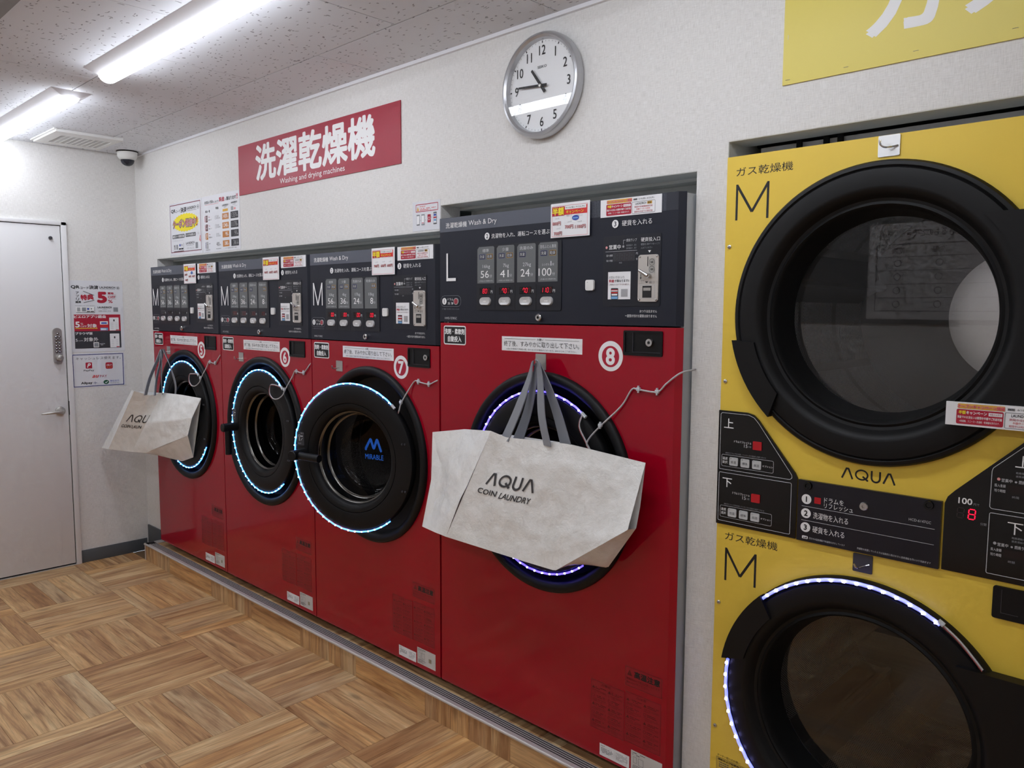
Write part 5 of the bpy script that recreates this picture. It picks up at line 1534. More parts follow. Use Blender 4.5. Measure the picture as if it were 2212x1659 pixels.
def opening(pr, u, v, w, h):
    """the opening-campaign strip, drawn into a box"""
    X = lambda a: u + a * w
    Y = lambda b: v + b * h
    pr.rect(X(0.11), Y(0.74), X(0.53), Y(0.95), PGOLD, 1, 0.002)
    pr.text('オープンキャンペーン開催', X(0.105), Y(0.75), X(0.53), Y(0.93), PPINK, 2, bold=0.09); pr.text('オープンキャンペーン開催', X(0.108), Y(0.765), X(0.527), Y(0.915), PREDB, 3, bold=0.0)
    pr.rect(X(0.55), Y(0.79), X(0.615), Y(0.9), INKL, 1); pr.text('開催期間', X(0.555), Y(0.81), X(0.61), Y(0.88), INK, 2, bold=0.02, res=1); pr.text('6/10(金)~6/23(木)', X(0.635), Y(0.79), X(0.88), Y(0.91), INK, 1)
    pr.rect(X(0.1), Y(0.08), X(0.52), Y(0.71), PRED, 1, 0.003)
    pr.text('半額', X(0.12), Y(0.5), X(0.185), Y(0.66), PYEL, 2, bold=0.03); pr.text('キャンペーン', X(0.19), Y(0.5), X(0.375), Y(0.65), WHITE, 2, bold=0.03)
    pr.rect(X(0.39), Y(0.5), X(0.51), Y(0.64), PAPER, 2); pr.text('現金支払限定', X(0.4), Y(0.53), X(0.5), Y(0.61), PRED, 3, res=1)
    pr.text('現金でのお支払いは期間中半額でご利用可能', X(0.11), Y(0.32), X(0.51), Y(0.44), WHITE, 2, bold=0.02, res=1); pr.text('※乾燥機、スニーカー洗濯機・乾燥機を除きます。', X(0.13), Y(0.16), X(0.49), Y(0.26), WHITE, 2, res=1)
    pr.frame(X(0.53), Y(0.06), X(0.9), Y(0.72), 0.0009, INKG, 1, 0.003)
    pr.text('LAUNDRICH', X(0.585), Y(0.54), X(0.76), Y(0.66), INK, 1, bold=0.02); pr.rect(X(0.775), Y(0.53), X(0.85), Y(0.68), PGOLD, 1); pr.text('限定', X(0.783), Y(0.55), X(0.842), Y(0.66), INK, 2, bold=0.02)
    pr.text('期間中全機種使用可能', X(0.57), Y(0.38), X(0.86), Y(0.48), PRED, 1, res=1); pr.text('半額クーポンを配布', X(0.6), Y(0.245), X(0.82), Y(0.35), PREDB, 1, res=1); pr.text('期間中は何度でも使用可能', X(0.57), Y(0.11), X(0.86), Y(0.21), PRED, 1, res=1)

CM = [('標準', (('洗濯', 0), ('乾燥', 1)), '10kg', '56', '(洗濯26分+乾燥30分)'), ('少量', (('洗濯', 0), ('乾燥', 1)), '4kg', '36', '(洗濯21分+乾燥15分)'), ('洗濯のみ', (('洗濯', 0),), '17kg', '24', ''), ('乾燥のみ', (('乾燥', 1),), '10kg', '8', '')]
CM5 = CM[:3] + [('羽毛ふとん', (('洗濯', 0), ('乾燥', 1)), '10kg', '54', '')]
CL = [('標準', (('洗濯', 0), ('乾燥', 1)), '16kg', '56', '(洗濯26分+乾燥30分)'), ('少量', (('洗濯', 0), ('乾燥', 1)), '7kg', '41', '(洗濯26分+乾燥15分)'), ('洗濯のみ', (('洗濯', 0),), '27kg', '24', ''), ('羽毛ふとん専用', (('洗濯', 0), ('乾燥', 1)), 'single', '100', '(洗濯30分+乾燥70分)')]
cpM = [('700円', 0.014, 0.028, 1), ('600円', 0.058, 0.028, 1), ('600円', 0.098, 0.028, 1)]
cp5 = [('600円', 0.012, 0.04, 1), ('700円', 0.058, 0.03, 1), ('700円', 0.1, 0.03, 1), ('500円', 0.016, 0.012, 1)]
cp8 = [('800円', 0.008, 0.036, 1), ('700円', 0.057, 0.024, 1), ('1100円', 0.096, 0.022, 1), ('700円', 0.013, 0.006, 0)]
washer(5, 0.31, 0.84, 1.7305, 'M', CM5, 'red washer-dryer with badge number 5, leftmost, partly behind a hanging bag', 0, ['xxxx'] * 4, cp5, led=(53, -31))
washer(6, 1.151, 0.84, 1.7305, 'M', CM, 'red washer-dryer with badge number 6, second from the left, no bag on it', 0, ['xfaa', 'xfaa', 'xdaa', 'xbaa'], cpM, led=(50, -50))
washer(7, 1.992, 0.84, 1.7305, 'M', CM, 'red washer-dryer with badge number 7 and its round door ajar', 16.5, ['xh00', 'xf00', 'xf00', 'xb00'], cpM, led=(48, -52))
washer(8, 2.836, 0.988, 1.8155, 'L', CL, 'largest red washer-dryer with badge number 8, letter L and a bag on its door', 0, ['x80a', 'x70a', 'x70a', '110a'], cp8, strip='violet', led=(54, -52))

# ================================================================== GAS DRYER
DX, DW, DYF, DZT, DZB = 3.931, 0.769, -0.02, 1.891, 0.13
DCX = DX + 0.3855
dz1, dz2 = 1.4905, 0.5275
gd = empty('gas_dryer', (DCX, 0.4, 0.0), 'tall yellow gas dryer with two round black doors at the right edge', 'dryer')
q = MB()
zm = 1.01
platehole(q, DX, DX + DW, zm, DZT, DCX, dz1, 0.335, DYF, DYF + 0.02, YELLOW)
platehole(q, DX, DX + DW, DZB, zm, DCX, dz2, 0.335, DYF, DYF + 0.02, YELLOW)
dfp = q.build('front_panel', gd)
q = MB()
for a, b in ((DX + 0.004, DX + 0.01), (DX + DW - 0.01, DX + DW - 0.004)):
    q.box(a, b, DYF + 0.02, 1.0, DZB, DZT - 0.003, STEEL)
q.box(DX + 0.004, DX + DW - 0.004, DYF + 0.02, 1.0, DZT - 0.009, DZT - 0.003, STEEL)
q.box(DX + 0.004, DX + DW - 0.004, DYF + 0.02, 1.0, zm - 0.01, zm, DARKHOLE)
q.box(DX + 0.004, DX + DW - 0.004, DYF + 0.02, 1.0, DZB, DZB + 0.01, DARKHOLE)
q.box(DX + 0.004, DX + DW - 0.004, 1.0, 1.006, DZB, DZT - 0.003, STEEL)
q.box(DX + 0.02, DX + DW - 0.02, 0.12, 0.9, DZT - 0.003, 1.932, WHITE)
q.build('cabinet', gd)
q = MB(); q.box(DX + 0.03, DX + DW - 0.03, 0.02, 0.95, 0.0, DZB, DARKHOLE); q.build('base', gd)
BDOOR = mat('dryer_door_black', (13, 13, 14), 0.5, spec=0.28)
DISC = mat('polished_disc', (216, 214, 212), 0.22, 0.9)
LIFT = brushed('lifter_steel', (168, 165, 162), 0.3, 0.9)
def dryer_door(cz, tab, up):
    d = MB()
    d.lathe(DCX, cz, [(0.3455, 0.0), (0.3455, 0.011), (0.341, 0.018), (0.333, 0.02), (0.3295, 0.0165), (0.326, 0.021), (0.288, 0.0265), (0.279, 0.024), (0.270, 0.012), (0.263, 0.002), (0.256, 0.0), (0.25, 0.003), (0.245, -0.002), (0.24, -0.03), (0.233, -0.058), (0.229, -0.08)], BDOOR, 120, y=DYF)
    dd = d.build('upper_door' if up else 'lower_door', gd)
    d = MB(); d.lathe(DCX, cz, [(0.0, -0.078), (0.2295, -0.078)], GLASS, 72, y=DYF); d.build('glass_pane', dd)
    # grip tab
    a0, a1 = tab
    n = 10
    pts = [(DCX + 0.347 * math.cos(R(a0 + (a1 - a0) * i / n)), cz + 0.347 * math.sin(R(a0 + (a1 - a0) * i / n))) for i in range(n + 1)]
    b0, b1 = (a0 + 3, a1 - 5)
    pts += [(DCX + 0.289 * math.cos(R(b1 + (b0 - b1) * i / n)), cz + 0.289 * math.sin(R(b1 + (b0 - b1) * i / n))) for i in range(n + 1)]
    d = MB(); d.prism(pts, DYF - 0.034, DYF - 0.01, BDOOR); d.build('grip', dd)
    # hinge plate
    pts = [(DCX + 0.30 * math.cos(R(a)), cz + 0.30 * math.sin(R(a))) for a in range(-47, 48, 4)]
    pts = [(DX + DW - 0.006, pts[0][1])] + pts + [(DX + DW - 0.006, pts[-1][1])]
    d = MB(); d.prism(pts, DYF - 0.036, DYF - 0.004, BDOOR); d.build('hinge_plate', dd)
    # drum
    d = MB()
    d.lathe(DCX, cz, [(0.33, -0.11), (0.33, -0.80)], PERFU if up else PERFL, 150, y=DYF, uvs=(1.5, 108))
    d.lathe(DCX, cz, [(0.229, -0.082), (0.24, -0.1), (0.33, -0.11)], LIFT, 72, y=DYF)
    d.lathe(DCX, cz, [(0.33, -0.80), (0.0, -0.80)], mat('drum_rear', (88, 86, 85), 0.35, 0.8), 72, y=DYF)
    dr_ = d.build('drum' if up else 'drum', gd)
    d = MB()
    ux, rr = (0.518, 0.196) if up else (0.42, 0.15)
    d.lathe(DX + ux, cz - 0.005, [(0.0, -0.79), (rr, -0.79), (rr + 0.004, -0.799)], DISC if up else LIFT, 64, y=DYF); d.build('rear_disc', dr_)
    for k, a in enumerate((162, 282, 42) if up else (228, 348, 108)):
        c, s_ = math.cos(R(a)), math.sin(R(a))
        tx, tz = -s_, c
        d = MB()
        prof = [(0.331, -0.085), (0.318, -0.06), (0.285, -0.018), (0.262, -0.008), (0.258, 0.0), (0.262, 0.008), (0.285, 0.018), (0.318, 0.06), (0.331, 0.085)]
        v = []
        for yy in (DYF + 0.13, DYF + 0.78):
            v += [(DCX + r_ * c + w_ * tx, yy, cz + r_ * s_ + w_ * tz) for r_, w_ in prof]
        n_ = len(prof)
        d.add(v, [(i, i + 1, n_ + i + 1, n_ + i) for i in range(n_ - 1)] + [tuple(range(n_)), tuple(range(2 * n_ - 1, n_ - 1, -1))], LIFT, True)
        d.build('lifter', dr_)
    for a in (20, 80, 140, 200, 260, 320):
        d = MB(); c, s_ = math.cos(R(a + 8)), math.sin(R(a + 8)); tx, tz = -s_, c
        v = [(DCX + 0.3285 * c + w_ * tx, yy, cz + 0.3285 * s_ + w_ * tz) for yy in (DYF + 0.12, DYF + 0.79) for w_ in (-0.012, 0.012)]
        d.add(v, [(0, 1, 3, 2)], LIFT); d.build('seam_strip', dr_)
    d = MB()
    for yy in (0.33, 0.56):
        d.lathe(DCX, cz, [(0.3288, -yy), (0.3288, -yy - 0.03)], LIFT, 72, y=DYF)
    d.build('drum_band', dr_)
    return dd
ud = dryer_door(dz1, (191, 227), True)
ld = dryer_door(dz2, (134, 171), False)

pr = front(DX, DYF)
for z0_, z1_, ta in ((1.73, 1.82, (0.026, 1.840, 0.176, 1.862)), (0.782, 0.871, (0.025, 0.8925, 0.172, 0.9145))):
    pr.text('ガス乾燥機', *ta, INK, 1, res=3); pr.build('type_print', dfp); pr = front(DX, DYF)
    pr.line((0.0295, z0_), (0.0295, z1_), 0.006, INK, 1); pr.line((0.1135, z0_), (0.1135, z1_), 0.006, INK, 1)
    pr.line((0.03, z1_ - 0.003), (0.0715, z0_ + 0.019), 0.0066, INK, 1); pr.line((0.113, z1_ - 0.003), (0.0715, z0_ + 0.019), 0.0066, INK, 1)
    pr.build('size_letter', dfp); pr = front(DX, DYF)
pr.aqua(0.323, 1.1055, 0.4465, 1.1315, INK, 1, t=0.0042)
pr.build('brand_print', dfp)
pr = front(DX, DYF)
DYEL = mat('label_yellow', (206, 176, 70), 0.4)
pr.rect(0.019, 0.19, 0.125, 0.285, DYEL, 1); pr.frame(0.02, 0.191, 0.124, 0.284, 0.0006, INKG, 2)
pr.text('オーナー様へのお願い', 0.022, 0.2865, 0.09, 0.2935, INK, 2); pr.text('運転および設置時のご注意', 0.024, 0.2755, 0.118, 0.2815, INK, 2, bold=0.02)
pr.scribble(0.028, 0.256, 0.12, 0.273, INKG, 2, 3); pr.text('△', 0.022, 0.241, 0.031, 0.25, INK, 2); pr.ring(0.038, 0.2455, 0.0045, 0.001, INK, 2); pr.text('感電', 0.046, 0.241, 0.056, 0.249, INK, 2); pr.scribble(0.024, 0.2, 0.12, 0.237, INKG, 2, 6)
pr.build('owner_label', dfp)
for z in (1.664, 1.315, 0.717, 0.369):
    q = MB(); q.lathe(DX + 0.0125, z, [(0.0, 0.003), (0.003, 0.0032), (0.0052, 0.0018), (0.0055, 0.0)], CHROME, 16, y=DYF); q.lathe(DX + 0.0125, z, [(0.0, 0.0034), (0.0018, 0.0033)], INKG, 6, y=DYF); q.build('screw', dfp)
# left control panel
PL = [(0.0, 0.9345), (0.2195, 0.936), (0.2195, 1.088), (0.213, 1.1), (0.112, 1.222), (0.098, 1.234), (0.08, 1.2385), (0.0, 1.2385)]
q = MB(); q.prism([(DX + a, b) for a, b in PL], DYF - 0.006, DYF - 0.0003, GLOSSBLK)
cpl = q.build('option_panel', gd)
pr = front(DX, DYF - 0.006)
pr.outline([(0.006, 1.0825), (0.2, 1.0825), (0.2055, 1.087), (0.205, 1.094), (0.113, 1.2135), (0.1, 1.227), (0.085, 1.2325), (0.01, 1.2325), (0.006, 1.229)], 0.0012, OFFW, 1)
pr.frame(0.005, 0.9435, 0.2055, 1.0745, 0.0012, OFFW, 1, 0.004)
for dz, s_ in ((0.0, '上'), (-0.1365, '下')):
    if s_ == '上': pr.text(s_, 0.016, 1.193, 0.0435, 1.2185, WHITE, 1, bold=0.01, res=3)
    else: pr.text(s_, 0.016, 1.036, 0.0435, 1.0605, WHITE, 1, bold=0.01, res=3)
    pr.text('ドラムリフレッシュ', 0.046, 1.157 + dz, 0.094, 1.163 + dz, WHITE, 1); pr.text('15', 0.0745, 1.147 + dz, 0.084, 1.1555 + dz, OFFW, 1); pr.text('分間', 0.085, 1.148 + dz, 0.094, 1.153 + dz, MIDG, 1)
    pr.text('運転中にランプが点滅しているときは温度を変更できます', 0.022, 1.125 + dz, 0.136, 1.1295 + dz, MIDG, 1, res=1)
    pr.frame(0.0115, 1.091 + dz, 0.1565, 1.1225 + dz, 0.0008, OFFW, 1, 0.004)
    pr.text('温度', 0.014, 1.1085 + dz, 0.029, 1.116 + dz, WHITE, 1); pr.text('選択', 0.014, 1.0985 + dz, 0.029, 1.106 + dz, WHITE, 1); pr.text('オプション', 0.1265, 1.1035 + dz, 0.1545, 1.1085 + dz, WHITE, 1)
pr.build('lettering', cpl)
for dz in (0.0, -0.1365):
    q = MB(); q.prism(rrect(DX + 0.0995, 1.145 + dz, DX + 0.1235, 1.167 + dz, 0.002), DYF - 0.0085, DYF - 0.006, REDKEY); q.build('refresh_key', cpl)
    for k, w in enumerate(('低温', '標準', '高温')):
        a = DX + 0.035 + 0.0322 * k
        q = MB(); q.prism(rrect(a, 1.0955 + dz, a + 0.0242, 1.1175 + dz, 0.003), DYF - 0.0085, DYF - 0.006, KEYG); kk = q.build('temperature_key', cpl)
        pr = front(a, DYF - 0.0085); pr.text(w, 0.0045, 1.1015 + dz, 0.0195, 1.1085 + dz, INKG, 1); pr.ring(0.0045, 1.1145 + dz, 0.0016, 0.0005, INKG, 1, 10); pr.build('key_print', kk)
# middle panel
q = MB(); q.prism([(DX + a, b) for a, b in ((0.224, 0.936), (0.546, 0.936), (0.546, 1.0875), (0.224, 1.0875))], DYF - 0.01, DYF - 0.0003, mat('deep_navy_panel', (16, 18, 30), 0.3))
cpm = q.build('instruction_panel', gd)
pr = front(DX, DYF - 0.01)
for z, n_ in ((1.0415, '1'), (1.0065, '2'), (0.9715, '3')):
    pr.circle(0.246, z, 0.0122, WHITE, 1); pr.th(n_, 0.246, z - 0.007, 0.014, INK, 2, align='c', bold=0.03, res=3)
pr.rect(0.2655, 1.0345, 0.2815, 1.05, REDKEY, 1, 0.001)
pr.text('ドラムを', 0.2895, 1.0405, 0.336, 1.053, WHITE, 1); pr.text('リフレッシュ', 0.2895, 1.027, 0.358, 1.039, WHITE, 1)
pr.text('洗濯物を入れる', 0.264, 0.9965, 0.348, 1.0125, WHITE, 1); pr.text('硬貨を入れる', 0.264, 0.962, 0.341, 0.978, WHITE, 1)
pr.line((0.235, 1.0235), (0.535, 1.0235), 0.001, OFFW, 1); pr.line((0.235, 0.9885), (0.535, 0.9885), 0.001, OFFW, 1)
pr.rect(0.2385, 0.9425, 0.253, 0.95, WHITE, 1, 0.002); pr.text('cd', 0.241, 0.9438, 0.2505, 0.9488, INK, 2, bold=0.03)
pr.text('表示中は送風運転で洗濯物を冷ましています', 0.256, 0.9435, 0.343, 0.9485, OFFW, 1, res=1); pr.text('洗濯物を放置しているときは自動的に数分おきの送風運転を行いシワを防ぎます', 0.371, 0.9435, 0.531, 0.9485, OFFW, 1, res=1)
pr.text('HCD-6147GC', 0.481, 1.0335, 0.527, 1.0395, OFFW, 1)
pr.build('lettering', cpm)
q = MB(); q.lathe(DX + 0.383, 1.048, [(0.0, 0.013), (0.003, 0.013), (0.0035, 0.016), (0.0085, 0.016), (0.0105, 0.014), (0.011, 0.01)], CHROME, 26, y=DYF); q.build('panel_lock', cpm)
for u in (0.249, 0.521):
    q = MB(); q.lathe(DX + u, 1.0755, [(0.0, 0.0125), (0.005, 0.0125), (0.006, 0.0155), (0.0095, 0.0155), (0.0105, 0.01)], GLOSSBLK, 26, y=DYF); q.build('round_cap', cpm)
# right panel
PRt = [(0.551, 0.937), (0.763, 0.937), (0.763, 1.2385), (0.72, 1.2385), (0.694, 1.238), (0.569, 1.115), (0.556, 1.1), (0.551, 1.086)]
q = MB(); q.prism([(DX + a, b) for a, b in PRt], DYF - 0.006, DYF - 0.0003, GLOSSBLK)
cpr = q.build('coin_panel', gd)
pr = front(DX, DYF - 0.006)
pr.outline([(0.64, 1.0885), (0.755, 1.0885), (0.755, 1.231), (0.71, 1.231), (0.69, 1.224), (0.639, 1.175), (0.637, 1.168), (0.6365, 1.092)], 0.0012, OFFW, 1)
pr.frame(0.6365, 0.949, 0.755, 1.08, 0.0012, OFFW, 1, 0.004)
pr.text('100', 0.577, 1.089, 0.604, 1.1025, WHITE, 1, bold=0.02, res=3); pr.text('円で', 0.6065, 1.089, 0.6175, 1.094, MIDG, 1)
pr.seg7('8', 0.5975, 1.0585, 0.0125, 0.0215, REDLED, 2, t=0.0022, slant=0.06); pr.seg7('8', 0.576, 1.0585, 0.0125, 0.0215, OFFLED, 2, t=0.0022, slant=0.06); pr.text('分間', 0.621, 1.049, 0.6325, 1.055, MIDG, 1)
pr.text('上', 0.678, 1.182, 0.706, 1.207, WHITE, 1, res=3); pr.text('下', 0.671, 1.041, 0.699, 1.066, WHITE, 1, res=3)
for dz, c_ in ((0.0, PPINK), (-0.1365, INKL)):
    pr.circle(0.65, 1.153 + dz, 0.0032, c_, 1, 14); pr.text('営業中', 0.655, 1.148 + dz, 0.6745, 1.1555 + dz, OFFW, 1); pr.circle(0.681, 1.151 + dz, 0.0022, INKL, 1, 12); pr.text('燃焼ランプ', 0.686, 1.148 + dz, 0.715, 1.1555 + dz, OFFW, 1)
    pr.text('乾燥運転中…点灯', 0.68, 1.168 + dz, 0.72, 1.1725 + dz, MIDG, 1, res=1); pr.text('送風運転中…消灯', 0.68, 1.161 + dz, 0.72, 1.1655 + dz, MIDG, 1, res=1)
    pr.text('投入金額', 0.643, 1.1365 + dz, 0.663, 1.143 + dz, OFFW, 1); pr.text('残り時間', 0.643, 1.1255 + dz, 0.663, 1.132 + dz, OFFW, 1); pr.rect(0.667, 1.127 + dz, 0.735, 1.1435 + dz, mat('display_window', (26, 14, 16), 0.15), 1); pr.text('時間', 0.676, 1.1165 + dz, 0.688, 1.1215 + dz, MIDG, 1)
pr.build('lettering', cpr)
# campaign strip on the hinge plate
q = MB(); q.box(DX + 0.553, DX + 0.758, DYF - 0.0445, DYF - 0.0365, 1.2625, 1.3115, PAPER); oc = q.build('opening_notice', gd)
pr = front(DX, DYF - 0.0445); opening(pr, 0.553, 1.2625, 0.205, 0.049); pr.build('notice_print', oc)
# hooks
q = MB(); q.prism(rrect(DX + 0.374, 1.8435, DX + 0.4205, 1.89, 0.003), DYF - 0.0035, DYF - 0.0003, SILV); hk = q.build('hook', dfp)
q = MB(); q.tube(catmull([(DX + 0.416, DYF - 0.004, 1.865), (DX + 0.408, DYF - 0.01, 1.8625), (DX + 0.396, DYF - 0.026, 1.8605), (DX + 0.389, DYF - 0.032, 1.866), (DX + 0.388, DYF - 0.033, 1.876)], 4), 0.0022, CHROME, 8); q.build('hook_wire', hk)
q = MB(); q.prism(rrect(DX + 0.3605, 0.888, DX + 0.405, 0.931, 0.002), DYF - 0.003, DYF - 0.0003, GREYP); hk = q.build('hook', dfp)
q = MB(); q.tube(catmull([(DX + 0.398, DYF - 0.003, 0.91), (DX + 0.385, DYF - 0.012, 0.905), (DX + 0.377, DYF - 0.024, 0.903), (DX + 0.372, DYF - 0.028, 0.912)], 4), 0.0022, CHROME, 8); q.build('hook_wire', hk)
# lock recess at the right
q = MB(); q.prism(rrect(DX + 0.652, 0.857, DX + 0.758, 0.926, 0.005), DYF - 0.006, DYF - 0.0003, BLACK); q.box(DX + 0.668, DX + 0.7, DYF - 0.0068, DYF - 0.006, 0.87, 0.871, GREYP); q.box(DX + 0.668, DX + 0.669, DYF - 0.0068, DYF - 0.006, 0.87, 0.92, GREYP); q.build('lock_recess', gd)
# light strip on the lower door
for j, (a0, a1, rr) in enumerate(((59, 140, 0.3385), (171, 262, 0.333))):
    pts = [(DCX + rr * math.cos(R(a0 + (a1 - a0) * i / 40)), DYF - 0.0235 + 0.001 * math.sin(i * 2.1), dz2 + rr * math.sin(R(a0 + (a1 - a0) * i / 40))) for i in range(41)]
    q = MB(); q.tube(pts, 0.0042, LEDB, 6); ls = q.build('light_strip', ld)
    q = MB()
    for i in range(16):
        a = R(a0 + (a1 - a0) * (i + 0.3) / 16)
        x, z = DCX + rr * math.cos(a), dz2 + rr * math.sin(a)
        q.box(x - 0.003, x + 0.003, DYF - 0.03, DYF - 0.024, z - 0.003, z + 0.003, LEDVD)
    tag(q.build('light_chips', ls), kind='stuff')
q = MB(); q.tube([(DX + 0.556, DYF - 0.024, 0.8265), (DX + 0.568, DYF - 0.024, 0.819)], 0.006, SILIC, 8); q.build('end_cap', ls)
q = MB(); q.tube(catmull([(DX + 0.565, DYF - 0.024, 0.82), (DX + 0.6, DYF - 0.03, 0.797), (DX + 0.63, DYF - 0.036, 0.77), (DX + 0.65, DYF - 0.04, 0.75)], 5), 0.0022, WIRE, 6); q.build('cable', ld)
q = MB(); q.tube(catmull([(DX + 0.564, DYF - 0.025, 0.817), (DX + 0.599, DYF - 0.031, 0.794), (DX + 0.629, DYF - 0.037, 0.767), (DX + 0.649, DYF - 0.041, 0.747)], 5), 0.0012, WIRER, 6); q.build('red_core', ld)

# hose and straps above the dryer
hs = empty('flexible_hose', (4.3, 0.14, 1.93), 'black hose running along the gap above the yellow dryer', 'hose')
q = MB(); q.tube(catmull([(3.935 + 0.1 * k, 0.135 + 0.006 * math.sin(k * 1.7), 1.953 + 0.006 * math.sin(k * 2.3)) for k in range(8)], 6), 0.018, RUBBER, 12); q.build('tube', hs)
for x in (4.055, 4.125, 4.16):
    q = MB(); q.box(x, x + 0.014, 0.105, 0.112, 1.9, 1.99, RUBBER); q.build('strap', hs)

# ================================================================== TOTE BAGS
from mathutils import noise as MN
def resample(poly, n):
    poly = [Vector(p) for p in poly]
    d = [0.0]
    for a, b in zip(poly, poly[1:]): d.append(d[-1] + (b - a).length)
    out = []
    for i in range(n + 1):
        t = d[-1] * i / n
        k = 0
        while k < len(d) - 2 and d[k + 1] < t: k += 1
        f = (t - d[k]) / max(d[k + 1] - d[k], 1e-9)
        out.append(poly[k].lerp(poly[k + 1], min(max(f, 0), 1)))
    return out
class Patch:
    def __init__(self, rows, amp=0.006, seed=0.0, nu=44, nv=30, flip=False):
        self.rows = [resample(r, nu) for r in rows]; self.amp, self.seed, self.nu, self.nv = amp, seed, nu, nv
        self.flip = flip
    def base(self, s, t):
        k = len(self.rows) - 1
        x = min(max(t, 0), 1) * k; i = min(int(x), k - 1); f = x - i
        def R_(row):
            y = min(max(s, 0), 1) * self.nu; j = min(int(y), self.nu - 1)
            return row[j].lerp(row[j + 1], y - j)
        return R_(self.rows[i]).lerp(R_(self.rows[i + 1]), f)
    def nrm(self, s, t):
        e = 0.02
        du = self.base(min(s + e, 1), t) - self.base(max(s - e, 0), t); dv = self.base(s, min(t + e, 1)) - self.base(s, max(t - e, 0))
        n = du.cross(dv).normalized()
        return -n if (n.y > 0) != self.flip else n
    def __call__(self, s, t, off=0.0):
        p = self.base(s, t); n = self.nrm(s, t)
        w = min(1, 6 * s, 6 * (1 - s), 6 * t, 6 * (1 - t)); w = max(w, 0.0)
        q = Vector((p.x * 9 + self.seed, p.y * 9, p.z * 9))
        h = MN.noise(q) * 0.8 + 0.45 * MN.noise(q * 2.7) + 0.2 * abs(MN.noise(q * 6.1))
        rid = 1 - abs(MN.noise(Vector((p.x * 5 + p.z * 3 + self.seed, p.z * 4, 3.3)))) * 2
        return p + n * (self.amp * w * (h + 0.35 * max(rid, 0)) + off)
    def mesh(self, mb, m, thick=0.0):
        v = [tuple(self(i / self.nu, j / self.nv)) for j in range(self.nv + 1) for i in range(self.nu + 1)]
        W_ = self.nu + 1
        f = [(j * W_ + i, j * W_ + i + 1, (j + 1) * W_ + i + 1, (j + 1) * W_ + i) for j in range(self.nv) for i in range(self.nu)]
        mb.add(v, f, m, True)
def ribbon(mb, pts, wv, m, th=0.0016):
    pts = catmull(pts, 6)
    n = len(pts)
    v = []
    wv = [Vector(w) for w in wv]
    for i, p in enumerate(pts):
        t = i / (n - 1) * (len(wv) - 1); k = min(int(t), len(wv) - 2)
        w = wv[k].lerp(wv[k + 1], t - k)
        tg = (pts[min(i + 1, n - 1)] - pts[max(i - 1, 0)]).normalized()
        nn = tg.cross(w).normalized() * th
        v += [tuple(p - w + nn), tuple(p + w + nn), tuple(p + w - nn), tuple(p - w - nn)]
    f = []
    for i in range(n - 1):
        for k in range(4): f.append((i * 4 + k, i * 4 + (k + 1) % 4, (i + 1) * 4 + (k + 1) % 4, (i + 1) * 4 + k))
    mb.add(v, f + [(0, 1, 2, 3), tuple(4 * (n - 1) + k for k in (3, 2, 1, 0))], m, True)

b8 = dict(TL=(3.217, -0.170, 1.119), T1=(3.276, -0.160, 1.104), T2=(3.444, -0.140, 1.108), T3=(3.500, -0.135, 1.108), TR=(3.753, -0.100, 1.082), R2=(3.747, -0.130, 0.903), F1=(3.740, -0.160, 0.903), B0=(3.489, -0.170, 0.731), B1=(3.357, -0.180, 0.735), B2=(3.159, -0.190, 0.741), BLc=(3.024, -0.190, 0.742), BL=(2.851, -0.150, 0.735), L1=(2.873, -0.110, 0.863), L2=(2.854, -0.100, 0.896), LT=(2.833, -0.085, 1.063), G1=(3.622, -0.090, 0.752), G2=(3.507, -0.100, 0.751))
V = b8
tb = empty('tote_bag', (3.35, -0.12, 0.731), 'large pale grey laundry tote bag hanging on the front of machine 8', 'bag', 'laundry tote bags on hooks')
fr8 = Patch([[V['TL'], V['T1'], V['T2'], V['T3'], V['TR']], [V['BLc'], V['B2'], V['B1'], V['B0'], V['F1']]], 0.0075, 1.0, 64, 44)
q = MB(); fr8.mesh(q, BAG); q.build('front_face', tb)
pt = Patch([[V['LT'], (3.03, -0.11, 1.098), V['TL']], [V['L2'], (2.99, -0.15, 0.93), (3.12, -0.182, 0.93)], [V['L1'], (2.98, -0.155, 0.87), (3.09, -0.186, 0.88)], [V['BL'], (2.95, -0.175, 0.739), V['BLc']]], 0.006, 5.0, 26, 36)
q = MB(); pt.mesh(q, BAG); q.build('side_gusset', tb)
pt = Patch([[V['B0'], V['F1']], [V['G2'], V['G1'], V['R2']]], 0.003, 9.0, 20, 12)
q = MB(); pt.mesh(q, BAG); q.build('base_fold', tb)
pt = Patch([[V['LT'], (3.23, -0.088, 1.098), (3.45, -0.088, 1.1), V['TR']], [(2.86, -0.115, 0.9), (3.1, -0.157, 0.91), (3.4, -0.12, 0.9), (3.745, -0.11, 0.96)], [V['BL'], (3.1, -0.155, 0.76), V['G2'], V['G1'], V['R2']]], 0.003, 12.0, 30, 20)
q = MB(); pt.mesh(q, BAG); q.build('back_face', tb)
pr = Print((0, 0, 0), (1, 0, 0), (0, 0, 1), (0, -1, 0)); pr.fn = lambda u, v, L: tuple(fr8(u / 0.62, v / 0.378, 0.0022))
pr.aqua(0.064, 0.164, 0.252, 0.122, BAGINK, 1, t=0.0075)
pr.text('COIN', 0.046, 0.199, 0.124, 0.18, BAGINK, 1, bold=0.02, res=3); pr.text('LAUNDRY', 0.135, 0.202, 0.25, 0.182, BAGINK, 1, bold=0.02, res=3, shear=0.15)
pr.build('brand_print', tb)
HK8 = (3.319, -0.084, 1.338)
